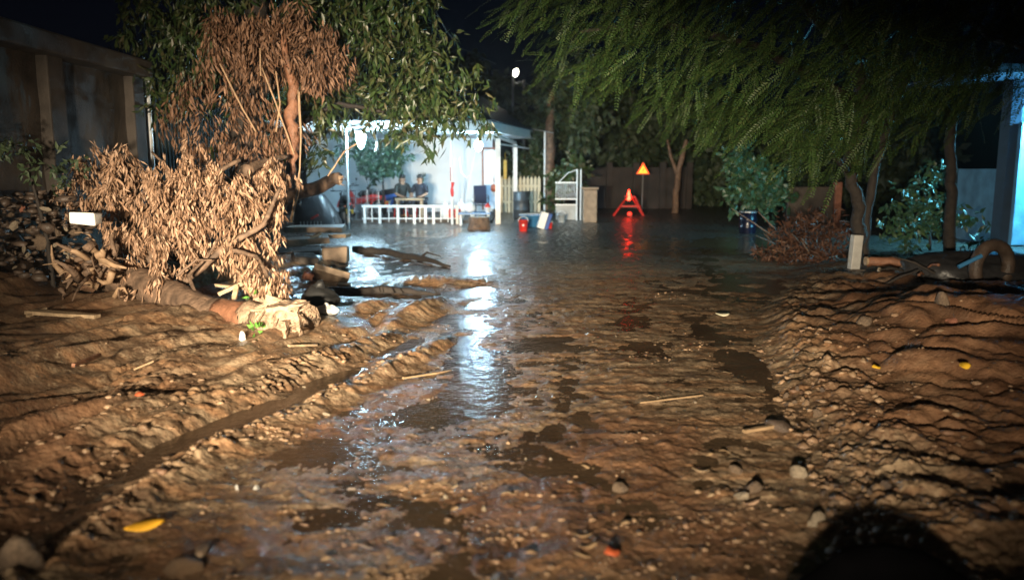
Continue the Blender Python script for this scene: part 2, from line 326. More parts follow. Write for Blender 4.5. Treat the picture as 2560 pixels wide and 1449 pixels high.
# ------------------------------------------------------------------ object helpers
def tag(o, label=None, cat=None, group=None, kind=None):
    if label: o['label'] = label
    if cat: o['category'] = cat
    if group: o['group'] = group
    if kind: o['kind'] = kind
    return o
def empty(name, loc, label, cat, group=None, rz=0.):
    o = bpy.data.objects.new(name, None); COL.objects.link(o); o.location = loc; o.rotation_euler = (0, 0, rz)
    o.empty_display_size = .1
    return tag(o, label, cat, group)
class MB:
    """collects shapes, then builds ONE mesh"""
    def __init__(s): s.v = []; s.f = []
    def add(s, vs, fs):
        k = len(s.v); s.v += [tuple(q) for q in vs]; s.f += [tuple(i + k for i in f) for f in fs]
    def box(s, c, d, M=None, jit=0.):
        c = Vector(c); vs = []
        for z in (-1, 1):
            for y in (-1, 1):
                for x in (-1, 1):
                    q = Vector((x * d[0] / 2, y * d[1] / 2, z * d[2] / 2))
                    if jit: q += Vector([random.uniform(-jit, jit) for _ in range(3)])
                    if M: q = M @ q
                    vs.append(c + q)
        s.add(vs, [(0, 2, 3, 1), (4, 5, 7, 6), (0, 1, 5, 4), (2, 6, 7, 3), (0, 4, 6, 2), (1, 3, 7, 5)])
    def tube(s, pts, rad, n=8, jit=0., cap=True):
        pts = [Vector(p) for p in pts]; k0 = len(s.v); m = len(pts)
        up = Vector((.31, .22, .93)).normalized()
        for i, p in enumerate(pts):
            t = (pts[min(i + 1, m - 1)] - pts[max(i - 1, 0)]).normalized()
            a = t.cross(up); a = a.normalized() if a.length > .05 else Vector((1, 0, 0)); b = t.cross(a)
            r = rad[i] if hasattr(rad, '__len__') else rad
            for j in range(n):
                an = 2 * math.pi * j / n; rr = r * (1 + random.uniform(-jit, jit))
                s.v.append(tuple(p + (a * math.cos(an) + b * math.sin(an)) * rr))
        for i in range(m - 1):
            for j in range(n):
                q = k0 + i * n + j; q2 = k0 + i * n + (j + 1) % n
                s.f.append((q, q2, q2 + n, q + n))
        if cap:
            s.f.append(tuple(k0 + j for j in range(n))[::-1]); s.f.append(tuple(k0 + (m - 1) * n + j for j in range(n)))
    def lathe(s, c, prof, n=16):
        c = Vector(c); k0 = len(s.v)
        for r, z in prof:
            for j in range(n):
                a = 2 * math.pi * j / n; s.v.append((c.x + r * math.cos(a), c.y + r * math.sin(a), c.z + z))
        for i in range(len(prof) - 1):
            for j in range(n):
                q = k0 + i * n + j; q2 = k0 + i * n + (j + 1) % n; s.f.append((q, q2, q2 + n, q + n))
        s.f.append(tuple(k0 + j for j in range(n))[::-1]); s.f.append(tuple(k0 + (len(prof) - 1) * n + j for j in range(n)))
    def blob(s, c, r, sub=1, jit=.2, M=None, seed=None):
        bm = bmesh.new(); bmesh.ops.create_icosphere(bm, subdivisions=sub, radius=1)
        rr = random.Random(seed if seed is not None else random.random()); off = rr.uniform(0, 50)
        c = Vector(c); vs = []
        for v in bm.verts:
            q = v.co.copy(); k = 1 + jit * (math.sin(q.x * 3.1 + off) + math.sin(q.y * 4.3 + off * 1.7) + math.sin(q.z * 3.7 + off * 2.3)) / 2 + rr.uniform(-jit, jit) * .35
            q = Vector((q.x * r[0], q.y * r[1], q.z * r[2])) * k
            vs.append(c + (M @ q if M else q))
        s.add(vs, [[v.index for v in f.verts] for f in bm.faces]); bm.free()
    def torus(s, c, Rr, r, M=None, n=24, m=8, arc=1.0):
        c = Vector(c); k0 = len(s.v); full = arc >= 1; nn = n if full else n + 1
        for i in range(nn):
            a = 2 * math.pi * arc * i / n
            for j in range(m):
                b = 2 * math.pi * j / m
                q = Vector(((Rr + r * math.cos(b)) * math.cos(a), r * math.sin(b), (Rr + r * math.cos(b)) * math.sin(a)))
                s.v.append(tuple(c + (M @ q if M else q)))
        for i in range(n if full else nn - 1):
            for j in range(m):
                i2 = (i + 1) % nn
                s.f.append((k0 + i * m + j, k0 + i * m + (j + 1) % m, k0 + i2 * m + (j + 1) % m, k0 + i2 * m + j))
    def build(s, name, m, parent=None, smooth=False, bevel=0., origin=None):
        me = bpy.data.meshes.new(name)
        o = Vector(origin) if origin is not None else Vector((0, 0, 0))
        me.from_pydata([tuple(Vector(q) - o) for q in s.v], [], s.f); me.materials.append(MATS[m] if isinstance(m, str) else m)
        if smooth: me.polygons.foreach_set('use_smooth', [True] * len(me.polygons))
        ob = bpy.data.objects.new(name, me); COL.objects.link(ob); ob.location = o
        if parent is not None:
            ob.parent = parent; ob.location = o
        if bevel:
            b = ob.modifiers.new('bevel', 'BEVEL'); b.width = bevel; b.segments = 2; b.limit_method = 'ANGLE'
        return ob
def mesh_np(name, verts, faces, m, parent=None, smooth=False):
    me = bpy.data.meshes.new(name); nv = len(verts); nf, k = faces.shape
    me.vertices.add(nv); me.vertices.foreach_set('co', np.ascontiguousarray(verts, np.float32).ravel())
    me.loops.add(nf * k); me.loops.foreach_set('vertex_index', faces.astype(np.int32).ravel())
    me.polygons.add(nf); me.polygons.foreach_set('loop_start', np.arange(0, nf * k, k, dtype=np.int32))
    me.polygons.foreach_set('loop_total', np.full(nf, k, np.int32))
    if smooth: me.polygons.foreach_set('use_smooth', np.ones(nf, bool))
    me.update(calc_edges=True); me.materials.append(MATS[m] if isinstance(m, str) else m)
    ob = bpy.data.objects.new(name, me); COL.objects.link(ob)
    if parent is not None: ob.parent = parent
    return ob
def copy_tree(o, parent=None):
    c = o.copy(); COL.objects.link(c); c.parent = parent
    for ch in list(o.children): copy_tree(ch, c)
    return c
def rot(x=0, y=0, z=0): return Matrix.Rotation(z, 3, 'Z') @ Matrix.Rotation(y, 3, 'Y') @ Matrix.Rotation(x, 3, 'X')

# leaves -----------------------------------------------------------
def norm(a): return a / (np.linalg.norm(a, axis=1, keepdims=True) + 1e-9)
def leaf_arrays(P, D, Ln, W, fold=.35, curl=.25):
    """two folded halves with a drooping tip: 6 vertices, 4 triangles a leaf"""
    n = len(P); up = RNG.normal(size=(n, 3)); S = norm(np.cross(D, up)); Nn = norm(np.cross(S, D))
    Ln = Ln[:, None]; W = W[:, None]
    mid = P + D * Ln * .45 - Nn * W * fold
    tip = P + D * Ln - Nn * Ln * curl * RNG.uniform(-1, 1, (n, 1))
    Lf = P + D * Ln * .42 + S * W; Rt = P + D * Ln * .42 - S * W
    V = np.stack([P, Lf, mid, Rt, tip], 1).reshape(-1, 3)
    k = np.arange(n)[:, None] * 5
    Fc = np.stack([k + [[0, 2, 1]], k + [[0, 3, 2]], k + [[1, 2, 4]], k + [[2, 3, 4]]], 1).reshape(-1, 3)
    return V, Fc
def spray_arrays(P, T, nl, ll, lw, tw, droop=.7, spread=.6):
    """nl leaves along a short twig at every point P, twig direction T"""
    n = len(P); t = RNG.uniform(.1, 1, (n, nl, 1))
    base = P[:, None, :] + T[:, None, :] * t * tw + RNG.normal(size=(n, nl, 3)) * tw * .12
    d = T[:, None, :] * .5 + RNG.normal(size=(n, nl, 3)) * spread; d[..., 2] -= droop
    base = base.reshape(-1, 3); d = norm(d.reshape(-1, 3))
    k = len(base)
    return leaf_arrays(base, d, RNG.uniform(.65, 1.15, k) * ll, RNG.uniform(.7, 1.15, k) * lw)
def frond_arrays(P, D, Ln, pairs=18, ll=.05, lw=.0075):
    """feather leaves: a rachis with pairs of leaflets"""
    n = len(P); up = np.tile([[0, 0, 1.]], (n, 1)) + RNG.normal(size=(n, 3)) * .45
    S = norm(np.cross(D, up)); Nn = norm(np.cross(S, D))
    t = np.linspace(.12, 1, pairs)[None, :, None]
    c = P[:, None] + D[:, None] * t * Ln[:, None, None] - np.array([0, 0, 1.]) * (t ** 2) * Ln[:, None, None] * .12
    out = []
    for sgn in (1, -1):
        dr = norm((S[:, None] * sgn * .85 + D[:, None] * .55 - Nn[:, None] * .15 + RNG.normal(size=(n, pairs, 3)) * .12).reshape(-1, 3))
        b = c.reshape(-1, 3); l = ll * RNG.uniform(.75, 1.15, (len(b), 1)) * np.tile(np.sin(np.linspace(.5, 2.6, pairs)), n)[:, None]
        wv = norm(np.cross(dr, np.repeat(Nn, pairs, 0))) * lw
        out.append(np.stack([b, b + dr * l * .5 + wv, b + dr * l, b + dr * l * .5 - wv], 1))
    V = np.concatenate(out, 0).reshape(-1, 3); k = np.arange(len(V) // 4)[:, None] * 4
    return V, k + np.array([[0, 1, 2, 3]])
def clump_points(cl, dens):
    """cl: list of (px, py, Y, radius px, depth m) -> points filling those ellipsoids"""
    out = []
    for px, py, Y, rp, dy in cl:
        c = np.array(at(px, py, Y)); r = rp / F * Y
        n = max(3, int(dens * r * r * 150 * (.4 + dy)))
        q = norm(RNG.normal(size=(n, 3))) * RNG.uniform(.15, 1, (n, 1)) ** .5
        out.append(c + q * np.array([r, dy, r]))
    return np.concatenate(out)
def variants(name, k, fn, m):
    """k meshes shared between many alike sprays"""
    res = []
    for _ in range(k):
        V, Fc = fn(); o = mesh_np(name, V, Fc, m); res.append(o.data); bpy.data.objects.remove(o)
    return res
def place_parts(name, meshes, P, parent, tilt=.5, smin=.8, smax=1.25, base=None):
    for p in P:
        o = bpy.data.objects.new(name, random.choice(meshes)); COL.objects.link(o); o.parent = parent
        o.location = Vector(p) - (parent.location if parent is not None else Vector((0, 0, 0)))
        b = base or (0, 0)
        o.rotation_euler = (b[0] + random.gauss(0, tilt), b[1] + random.gauss(0, tilt), random.uniform(0, 6.28))
        s = random.uniform(smin, smax); o.scale = (s, s, s)

# ================================================================== SETTING
def build_ground():
    t = np.linspace(0, 1, 640); y0, y1 = 2.3, 80.
    ys = 1 / (1 / y0 - t * (1 / y0 - 1 / y1))
    ys = np.concatenate([[-40, -20, -10, -5, -2, 0, 1, 1.8], ys, [110, 160, 260, 420, 700]])
    u = np.concatenate([np.linspace(-6, -.82, 40)[:-1], np.linspace(-.82, .82, 860), np.linspace(.82, 6, 40)[1:]])
    Y = np.repeat(ys[:, None], len(u), 1); X = u[None, :] * np.maximum(np.abs(Y), 2.3)
    Z = H(X, Y)
    n, m = Y.shape; V = np.stack([X, Y, Z], 2).reshape(-1, 3)
    i = (np.arange(n - 1)[:, None] * m + np.arange(m - 1)[None, :]).reshape(-1)
    Fc = np.stack([i, i + 1, i + m + 1, i + m], 1)
    o = mesh_np('ground', V, Fc, 'mud', smooth=True); tag(o, kind='structure')
    x, y = V[:, 0], V[:, 1]
    xr = np.interp(y, XR_Y, XR_X)
    red = sst(.3, 1.3, x - xr + perlin(x * 1.2, y * 1.2, 60) * .5) * (1 - sst(14, 18, y)) * .9
    red = np.maximum(red, sst(3.0, 5.0, -x + perlin(x, y, 62) * .8) * sst(3, 5, y) * .5)
    red = np.maximum(red, .75 * sst(-.15, .35, perlin(x * .9 + 3, y * .7, 63)) * (1 - sst(4.5, 7, y)))
    asp = sst(13.5, 19, y + perlin(x * .6, y * .6, 61) * 2.5 + np.clip(x, -1, 4) * .9)
    shade_wet = sst(4.3, 5.0, -x + perlin(x * 2, y * 2, 64) * .5) * sst(7.8, 8.6, y + perlin(x * 2, y * 2, 65) * .5)  # left mound's missing light painted in as dark soil colour
    dr, sr = rut_dist(x, y)
    shade_wet = np.maximum(shade_wet, (.55 + .6 * perlin(x * 2.2, y * 2.2, 66)) * np.exp(-((dr + .05) / .13) ** 2) * (1 - sst(6.3, 7.6, y)))
    a = o.data.attributes.new('zone', 'FLOAT_COLOR', 'POINT')
    a.data.foreach_set('color', np.stack([red, asp, shade_wet, 0 * x + 1], 1).astype(np.float32).ravel())
build_ground()
wv = MB(); wv.add([(-9, -3, 0), (9, -3, 0), (16, 30, 0), (-16, 30, 0)], [(0, 1, 2, 3)])
tag(wv.build('water', 'water'), kind='structure')

# ------------------------------------------------------------------ old boundary wall on the left
def boundary_wall():
    X = -5.72
    t = empty('boundary_wall', (X, 9, 0), 'long old brown concrete wall with pillars and a capping beam along the left roadside', 'wall')
    for k, y in enumerate((5.6, 8.4, 10.1, 12.3)):
        b = MB(); b.box((0.0, y - 9, 1.5), (.2, .36, 3.0)); b.build('pillar', 'concrete_old', t, bevel=.02)
    for y0, y1 in ((5.78, 8.22), (8.58, 9.92), (10.28, 12.12)):
        b = MB()
        ny, nz = 12, 9                                      # rough rendered panel with worn relief
        k0 = len(b.v)
        for i in range(ny + 1):
            for j in range(nz + 1):
                yy = y0 + (y1 - y0) * i / ny; zz = 2.98 * j / nz
                b.v.append((-.04 + .03 * float(perlin(np.array([yy * 2.]), np.array([zz * 2.]), 70)[0]), yy - 9, zz))
        for i in range(ny):
            for j in range(nz):
                q = k0 + i * (nz + 1) + j; b.f.append((q, q + nz + 1, q + nz + 2, q + 1))
        b.box((-.16, (y0 + y1) / 2 - 9, 1.49), (.14, y1 - y0, 2.98))
        b.build('wall_panel', 'concrete_old', t)
    b = MB(); b.box((.02, (5.4 + 12.5) / 2 - 9, 3.1), (.46, 7.1, .26)); b.build('capping_beam', 'concrete_old', t, bevel=.03)
boundary_wall()
def bar_gate():
    t = empty('bar_gate', (-5.68, 12.7, 0), 'tall dark green gate of upright bars beside the old wall', 'gate')
    for y in (0, 4.2):
        b = MB(); b.tube([(0, y, 0), (0, y, 3.0)], .05, 8); b.build('gate_post', 'metal_white' if y == 0 else 'gate_green', t)
    for z in (.25, 1.5, 2.8):
        b = MB(); b.box((0, 2.1, z), (.04, 4.1, .07)); b.build('rail', 'gate_green', t)
    me = None
    for k in range(30):
        y = .2 + k * .134
        if me is None:
            b = MB(); b.box((0, 0, 1.45), (.03, .06, 2.85)); o = b.build('bar', 'gate_green', t); me = o.data
        else:
            o = bpy.data.objects.new('bar', me); COL.objects.link(o); o.parent = t
        o.location = (.03, y, 0)
bar_gate()

# ------------------------------------------------------------------ the lit house
def house():
    t = empty('house', (-3.5, 29, 0), 'white walled house with a dark hipped roof, bright porch behind the white railing', 'house')
    O = Vector((-3.5, 29, 0))
    def L(p): return Vector(p) - O
    b = MB(); b.box(L((-4.05, 29.1, 1.5)), (6.7, .2, 3.0)); b.build('front_wall', 'wall_white', t)
    b = MB(); b.box(L((-.8, 32, 1.5)), (.2, 5.6, 3.0)); b.build('side_wall', 'wall_white', t)
    # pilaster seen on the wall
    b = MB(); b.box(L((-3.75, 28.93, 1.5)), (.3, .14, 3.0)); b.build('pilaster', 'wall_white', t)
    # porch ceiling / roof slab with fascia
    b = MB()
    e0, e1 = Vector((-.75, 23.2, 0)), Vector((.75, 29.6, 0))
    vs = []
    for z in (2.72, 2.82):
        for p in ((-7.7, 23.2), (e0.x, e0.y), (e1.x, e1.y), (-7.7, 29.6)): vs.append(L((p[0], p[1], z)))
    b.add(vs, [(0, 3, 2, 1), (4, 5, 6, 7), (0, 1, 5, 4), (1, 2, 6, 5), (2, 3, 7, 6), (3, 0, 4, 7)])
    b.build('porch_ceiling', 'wall_white', t)
    b = MB()
    for p, q in (((-7.7, 23.15), (-.72, 23.15)), ((-.70, 23.15), (.82, 29.6))):
        p = Vector((*p, 0)); q = Vector((*q, 0)); d = (q - p).normalized(); nn = Vector((d.y, -d.x, 0)) * .05
        vs = [p, q, q + nn, p + nn]; b.add([L((v.x, v.y, 2.70)) for v in vs] + [L((v.x, v.y, 2.98)) for v in vs],
              [(0, 1, 2, 3), (7, 6, 5, 4), (0, 4, 5, 1), (1, 5, 6, 2), (2, 6, 7, 3), (3, 7, 4, 0)])
    b.build('fascia', 'paint_white', t)
    # hipped roof with rows of sheets
    b = MB()
    A, B_, C_, D_ = (-7.9, 22.95, 3.0), (-.55, 22.95, 3.0), (1.6, 33.5, 3.0), (-7.9, 33.5, 3.0); E1, E2 = (-5.6, 28, 4.75), (-2.2, 28.4, 4.75)
    b.add([L(p) for p in (A, B_, C_, D_, E1, E2)], [(0, 1, 5, 4), (1, 2, 5), (2, 3, 4, 5), (3, 0, 4), (0, 3, 2, 1)])
    b.build('roof', 'roof_dark', t)
    b = MB()
    for k in range(25):
        x = -7.7 + k * .29; f = min(1, max(.02, 1 - max(0, (x + 2.2)) / 1.65 if x > -2.2 else 1))
        b.tube([L((x, 22.97, 3.02)), L((min(x, -2.2 + (x + 2.2) * (1 - f) if x > -2.2 else x), 22.95 + 5.2 * f, 3.02 + 1.74 * f))], .018, 5)
    b.build('roof_rib', 'roof_dark', t)
    # posts
    for px, Y, r, topz in ((1245, 23.7, .075, 2.5), (1288, 29.4, .075, 2.5), (1130, 23.6, .04, 2.72)):
        p = at(px, 500, Y); b = MB(); b.box(L((p.x, Y, topz / 2)), (r * 2, r * 2, topz)) if r > .05 else b.tube([L((p.x, Y, 0)), L((p.x, Y, topz))], r, 10)
        b.build('porch_post', 'paint_white', t)
    p0, p1 = at(1245, 500, 23.7), at(1288, 500, 29.4)
    b = MB(); b.tube([L((p0.x - .5, 23.7, 2.56)), L((p0.x + .0, 23.7, 2.56)), L((p1.x, 29.4, 2.56))], .06, 4); b.build('porch_beam', 'paint_white', t)
    b = MB(); b.tube([L((p0.x, 23.9, 2.36)), L((p1.x + .5, 29.3, 2.36))], .03, 6); b.build('porch_beam', 'paint_white', t)
    # lit doorway panel, sash and orange trim
    c = at(1226, 440, 28.7); b = MB(); b.box(L((c.x - .02, 28.93, 1.25)), (.42, .05, 2.1)); d = b.build('door', 'blue_panel', t)
    b = MB(); b.box(L((c.x - .28, 28.94, 1.25)), (.06, .07, 2.15)); b.box(L((c.x + .24, 28.94, 1.25)), (.06, .07, 2.15)); b.box(L((c.x - .02, 28.94, 2.36)), (.58, .07, .06)); b.build('door_frame', 'brick_red', d)
    b = MB(); b.tube([L((c.x + .12, 28.86, 1.15)), L((c.x + .12, 28.86, 1.35))], .015, 6); b.build('handle', 'chrome', d)
    # window on the wall between the people and the post
    c = at(1060, 400, 29)
    # floor slab of the porch
    b = MB(); b.box(L((-4.1, 26.6, .05)), (7.0, 4.8, .1)); b.build('porch_floor', 'concrete_old', t)
house()
def lamp_bulb(px, py, Y, label, r, m, mount, k=1.0):
    p = at(px, py, Y)
    t = empty('lamp', p, label, 'lamp')
    b = MB(); b.lathe((0, 0, 0), [(.01, -r * 1.5 * k), (r * .45, -r * 1.2 * k), (r * .8, -r * .6 * k), (r, -r * .1), (r * .8, r * .6), (r * .4, r), ], 14); b.build('bulb', m, t, smooth=True)
    mount(t, p)
    return t
def mount_porch(t, p):
    b = MB(); b.lathe((0, 0, 0), [(.05, .1), (.05, .2), (.02, .23)], 10); b.build('socket', 'white_plastic', t)
    b = MB(); b.tube([(0, 0, .22), (0, 0, 2.72 - p.z)], .012, 6); b.build('cord', 'wire', t)
lamp_bulb(1196, 362, 24.6, 'glaring white bulb hanging under the porch roof beside the white corner post', .12, 'bulb_white', mount_porch, 1.1)
def mount_pole(t, p):
    def L(q): return Vector(q) - p
    b = MB(); b.lathe((0, 0, 0), [(.04, .1), (.16, .1), (.13, .16), (.05, .2)], 14); b.build('lamp_shade', 'metal_white', t)
    b = MB(); x = at(868, 400, 21.6).x
    b.tube([(x - p.x, .05, -p.z), (x - p.x, .05, .28)], .035, 8); b.build('pole', 'metal_white', t)
    b = MB(); q = [at(868, 322, 21.55), at(885, 314, 21.55), at(905, 310, 21.5), at(925, 318, 21.5), at(938, 335, 21.5), at(944, 360, 21.5), at(940, 378, 21.5)]
    b.tube([L(v) for v in q], .028, 8); b.build('bracket', 'metal_white', t)
lamp_bulb(902, 340, 21.5, 'glaring white lamp on a curved white bracket among the tree leaves, left of the house', .13, 'bulb_white', mount_pole, 1.7)

# white railing in front of the porch
def railing():
    Y = 23.75; c = at(1000, 558, Y); t = empty('railing', (c.x, Y, 0), 'low white painted railing with square posts along the porch front', 'railing')
    def X(px): return at(px, 540, Y).x - c.x
    for px in (912, 950, 995, 1036, 1064, 1084, 1143):
        b = MB(); b.box((X(px), 0, .27), (.075, .075, .54)); b.build('post', 'paint_white', t)
    for k, px in enumerate((930, 972, 1015, 1050, 1102, 1120)):
        b = MB(); b.box((X(px), 0, .29), (.025, .025, .46)); b.build('baluster', 'paint_white', t)
    for z, h in ((.53, .07), (.17, .03)):
        b = MB(); b.box(((X(905) + X(1146)) / 2, .01, z), (X(1146) - X(905), .06, h)); b.build('rail', 'paint_white', t)
railing()
def wire_fence():
    Y = 24.4; a, b_ = at(862, 550, Y).x, at(948, 550, Y).x
    t = empty('wire_fence', (a, Y, 0), 'thin grey wire mesh fence panel between the motorcycle and the white railing', 'fence')
    for k in range(4):
        b = MB(); b.tube([((b_ - a) * k / 3, 0, 0), ((b_ - a) * k / 3, 0, 1.0)], .02, 6); b.build('post', 'metal_grey', t)
    b = MB()
    for k in range(5): b.tube([(0, 0, .1 + k * .22), (b_ - a, 0, .1 + k * .22)], .008, 4)
    for k in range(9): b.tube([((b_ - a) * (k + .5) / 9, 0, .1), ((b_ - a) * (k + .5) / 9, 0, .98)], .006, 4)
    b.build('mesh_wire', 'metal_grey', t)
wire_fence()

# picket fence, white gate, gatepost
def picket_fence():
    Y = 30.2; x0, x1 = at(1250, 500, Y).x, at(1352, 500, Y).x
    t = empty('picket_fence', (x0, Y, 0), 'cream picket fence with pointed boards right of the porch posts', 'fence')
    me = None; n = 11
    for k in range(n):
        if me is None:
            b = MB(); b.add([(-.055, 0, 0), (.055, 0, 0), (.055, 0, 1.25), (0, 0, 1.38), (-.055, 0, 1.25), (-.055, .03, 0), (.055, .03, 0), (.055, .03, 1.25), (0, .03, 1.38), (-.055, .03, 1.25)],
                            [(0, 1, 2, 3, 4), (9, 8, 7, 6, 5), (0, 5, 6, 1), (1, 6, 7, 2), (2, 7, 8, 3), (3, 8, 9, 4), (4, 9, 5, 0)])
            o = b.build('picket', 'paint_cream', t); me = o.data
        else:
            o = bpy.data.objects.new('picket', me); COL.objects.link(o); o.parent = t
        o.location = ((x1 - x0) * (k + .5) / n, 0, 0)
    for z in (.4, 1.0):
        b = MB(); b.box(((x1 - x0) / 2, .06, z), (x1 - x0, .05, .08)); b.build('rail', 'paint_cream', t)
picket_fence()
def yard_gate():
    Y = 25.5; x0, x1 = at(1388, 500, Y).x, at(1450, 500, Y).x
    t = empty('yard_gate', (x0, Y, 0), 'white metal yard gate with thin bars and twin posts beside the brown gatepost', 'gate')
    W = x1 - x0
    for x in (W - .1, W + .02):
        b = MB(); b.tube([(x, 0, 0), (x, 0, 1.62)], .025, 8); b.build('gate_post', 'metal_white', t)
    for z in (1.2, .68, .5):
        b = MB(); b.box(((W - .1) / 2, 0, z), (W - .1, .03, .04)); b.build('rail', 'metal_white', t)
    for k in range(12):
        b = MB(); b.tube([(W * .9 * (k + .5) / 12, 0, .68), (W * .9 * (k + .5) / 12, 0, 1.2)], .009, 5); b.build('bar', 'metal_white', t)
    b = MB(); b.tube([(.1, 0, 1.2), (W * .5, 0, 1.5), (W - .1, 0, 1.6)], .014, 6); b.build('top_curve', 'metal_white', t)
    b = MB(); b.box((W * .45, .03, .25), (W * .85, .02, .46)); b.build('sheet_panel', 'paint_grey', t)
yard_gate()
g = at(1474, 520, 24.6)
t = empty('gatepost', (g.x, 24.6, 0), 'short reddish brown concrete gatepost right of the white yard gate', 'gatepost')
b = MB(); b.box((0, 0, .5), (.42, .42, 1.0)); b.build('shaft', 'concrete_slab', t, bevel=.03)
b = MB(); b.box((0, 0, 1.04), (.5, .5, .07)); b.build('cap', 'concrete_slab', t, bevel=.015)

# background wall behind the red lamp
def back_wall():
    Y = 33.5; x0, x1 = at(1455, 500, Y).x, at(1720, 500, Y).x
    t = empty('yard_wall', ((x0 + x1) / 2, Y, 0), 'dim brown yard wall far behind the red warning lamp', 'wall')
    W = x1 - x0
    for k in range(4):
        b = MB(); b.box((-W / 2 + W * (k + .5) / 4, 0, .85), (W / 4 - .03, .15, 1.7)); b.build('wall_panel', 'concrete_dark', t)
    for k in range(5):
        b = MB(); b.box((-W / 2 + W * k / 4, -.05, .95), (.24, .3, 1.9)); b.build('pillar', 'concrete_dark', t)
back_wall()
# low far wall on the right
Y = 24.; x0, x1 = at(1968, 500, Y).x, at(2082, 500, Y).x
t = empty('low_wall', ((x0 + x1) / 2, Y, 0), 'low grey concrete wall behind the brush pile, left of the thin dark trunks', 'wall')
b = MB(); b.box((0, 0, .55), (x1 - x0, .18, 1.1)); b.build('wall_panel', 'concrete_old', t, bevel=.02)
b = MB(); b.box(((x1 - x0) / 2 + .1, -.05, .62), (.2, .24, 1.24)); b.build('pillar', 'brick_red', t, bevel=.02)

# right hand building
def side_building():
    Y = 17.
    t = empty('side_building', at(2480, 580, Y).xy.to_3d(), 'dark building with blue lit wall panel and pale column at the right edge', 'building')
    O = t.location
    a, b_ = at(2390, 500, Y + 1.6), at(2486, 500, Y)
    def wall(p, q, z0, z1, th, name, m):
        p = Vector((p.x, p.y, 0)) - O; q = Vector((q.x, q.y, 0)) - O; d = (q - p).normalized(); nn = Vector((-d.y, d.x, 0)) * th
        vs = [p, q, q + nn, p + nn]; k = MB()
        k.add([(v.x, v.y, z0) for v in vs] + [(v.x, v.y, z1) for v in vs], [(3, 2, 1, 0), (4, 5, 6, 7), (0, 1, 5, 4), (1, 2, 6, 5), (2, 3, 7, 6), (3, 0, 4, 7)])
        return k.build(name, m, t)
    wall(a, b_, 0, 1.62, .15, 'wall_panel', 'lamp_tint_wall')
    c = at(2484, 500, Y - .1); d = at(2535, 500, Y - .5)
    wall(c, d, 0, 3.4, .2, 'dark_wall', 'roof_dark')  # plain dark wall in the roof colour
    e = at(2546, 500, 16.6); k = MB(); k.box(Vector((e.x, e.y, 1.3)) - O, (.36, .36, 2.5)); k.build('column', 'lamp_tint_wall', t, bevel=.02)
    k = MB(); k.box(Vector((e.x + .9, e.y + 1, 3.5)) - O, (4.4, 4.2, .16)); k.build('roof_slab', 'roof_dark', t)
    f = at(2640, 500, 18.5); wall(d, f, 0, 3.4, .2, 'dark_wall', 'roof_dark')
side_building()
# its own lamp, just outside the picture to the right
pl = Vector((10.9, 15.4, 2.7))
t = empty('lamp', pl, 'bluish lamp on a short wall arm by the dark building at the right', 'lamp')
b = MB(); b.lathe((0, 0, 0), [(.01, -.1), (.07, -.06), (.08, .02), (.04, .08)], 12); b.build('bulb', 'bulb_side', t, smooth=True)
b = MB(); b.lathe((0, 0, 0), [(.05, .09), (.16, .1), (.1, .17)], 12); b.build('lamp_shade', 'metal_grey', t)
b = MB(); b.tube([(0, 0, .17), (0.1, .2, .4), (.4, 1.2, .42)], .02, 6); b.tube([(.4, 1.2, -2.7), (.4, 1.2, .45)], .05, 8); b.build('arm', 'metal_grey', t)
b = MB(); b.box((-.05, -.2, .0), (.7, .02, .6)); b.build('light_blocker', 'metal_grey', t)  # unseen plate added to keep this lamp's light off the mud bank

# street lamps beyond the roof
p = at(1288, 182, 40.)
t = empty('street_lamp', (p.x, 40, 0), 'tall thin street lamp glowing above the house roof', 'street lamp')
b = MB(); b.tube([(-.1, 0, 0), (-.12, 0, p.z - .15)], .06, 8); b.tube([(-.12, 0, p.z - .2), (0, 0, p.z - .02), (.1, 0, p.z)], .035, 6); b.build('pole', 'metal_grey', t)
b = MB(); b.blob((.02, 0, p.z), (.13, .1, .2), 2, .05, rot(y=.3)); b.build('lamp_head', 'bulb_street', t)
p2 = at(1310, 200, 40.)
t = empty('utility_pole', (p2.x, 40, 0), 'bare thin grey pole standing right of the glowing street lamp', 'pole')
b = MB(); b.tube([(0, 0, 0), (0, 0, p2.z)], .07, 8); b.build('shaft', 'metal_grey', t)
b = MB(); b.tube([(-.5, 0, p2.z - .15), (.0, 0, p2.z - .12), (.9, 0, p2.z - .6)], .02, 5); b.build('stay', 'metal_grey', t)
b = MB(); b.tube([at(1040, -40, 17), at(1085, 20, 18), at(1115, 75, 19), at(1150, 120, 20.5), at(1240, 160, 24)], .014, 5)
tag(b.build('overhead_wire', 'wire'), 'thin black overhead wire crossing the dark sky beside the left tree', 'wire')
p = at(1362, 330, 28.)
t = empty('fence_pole', (p.x, 28, 0), 'thin white metal pole standing before the dark trunk right of the picket fence', 'pole')
b = MB(); b.tube([(0, 0, 0), (0, 0, p.z)], .03, 8); b.build('shaft', 'metal_white', t)
b = MB(); b.tube([(-.45, .3, p.z + .12), (.3, 0, p.z - .03)], .02, 6); b.build('cross_arm', 'metal_grey', t)

# ------------------------------------------------------------------ trees
def branch(name, pts, rad, m, parent, n=9, jit=.12, wob=.12):
    pts = [Vector(p) for p in pts]; P = []; Rr = []
    for i in range(len(pts) - 1):
        for k in range(5):
            f = k / 5; P.append(pts[i].lerp(pts[i + 1], f) + Vector([random.gauss(0, 1) for _ in range(3)]) * rad[i] * wob); Rr.append(rad[i] + (rad[i + 1] - rad[i]) * f)
    P.append(pts[-1]); Rr.append(rad[-1])
    b = MB(); b.tube(P, Rr, n, jit); o = b.build(name, m, parent, smooth=True); return o

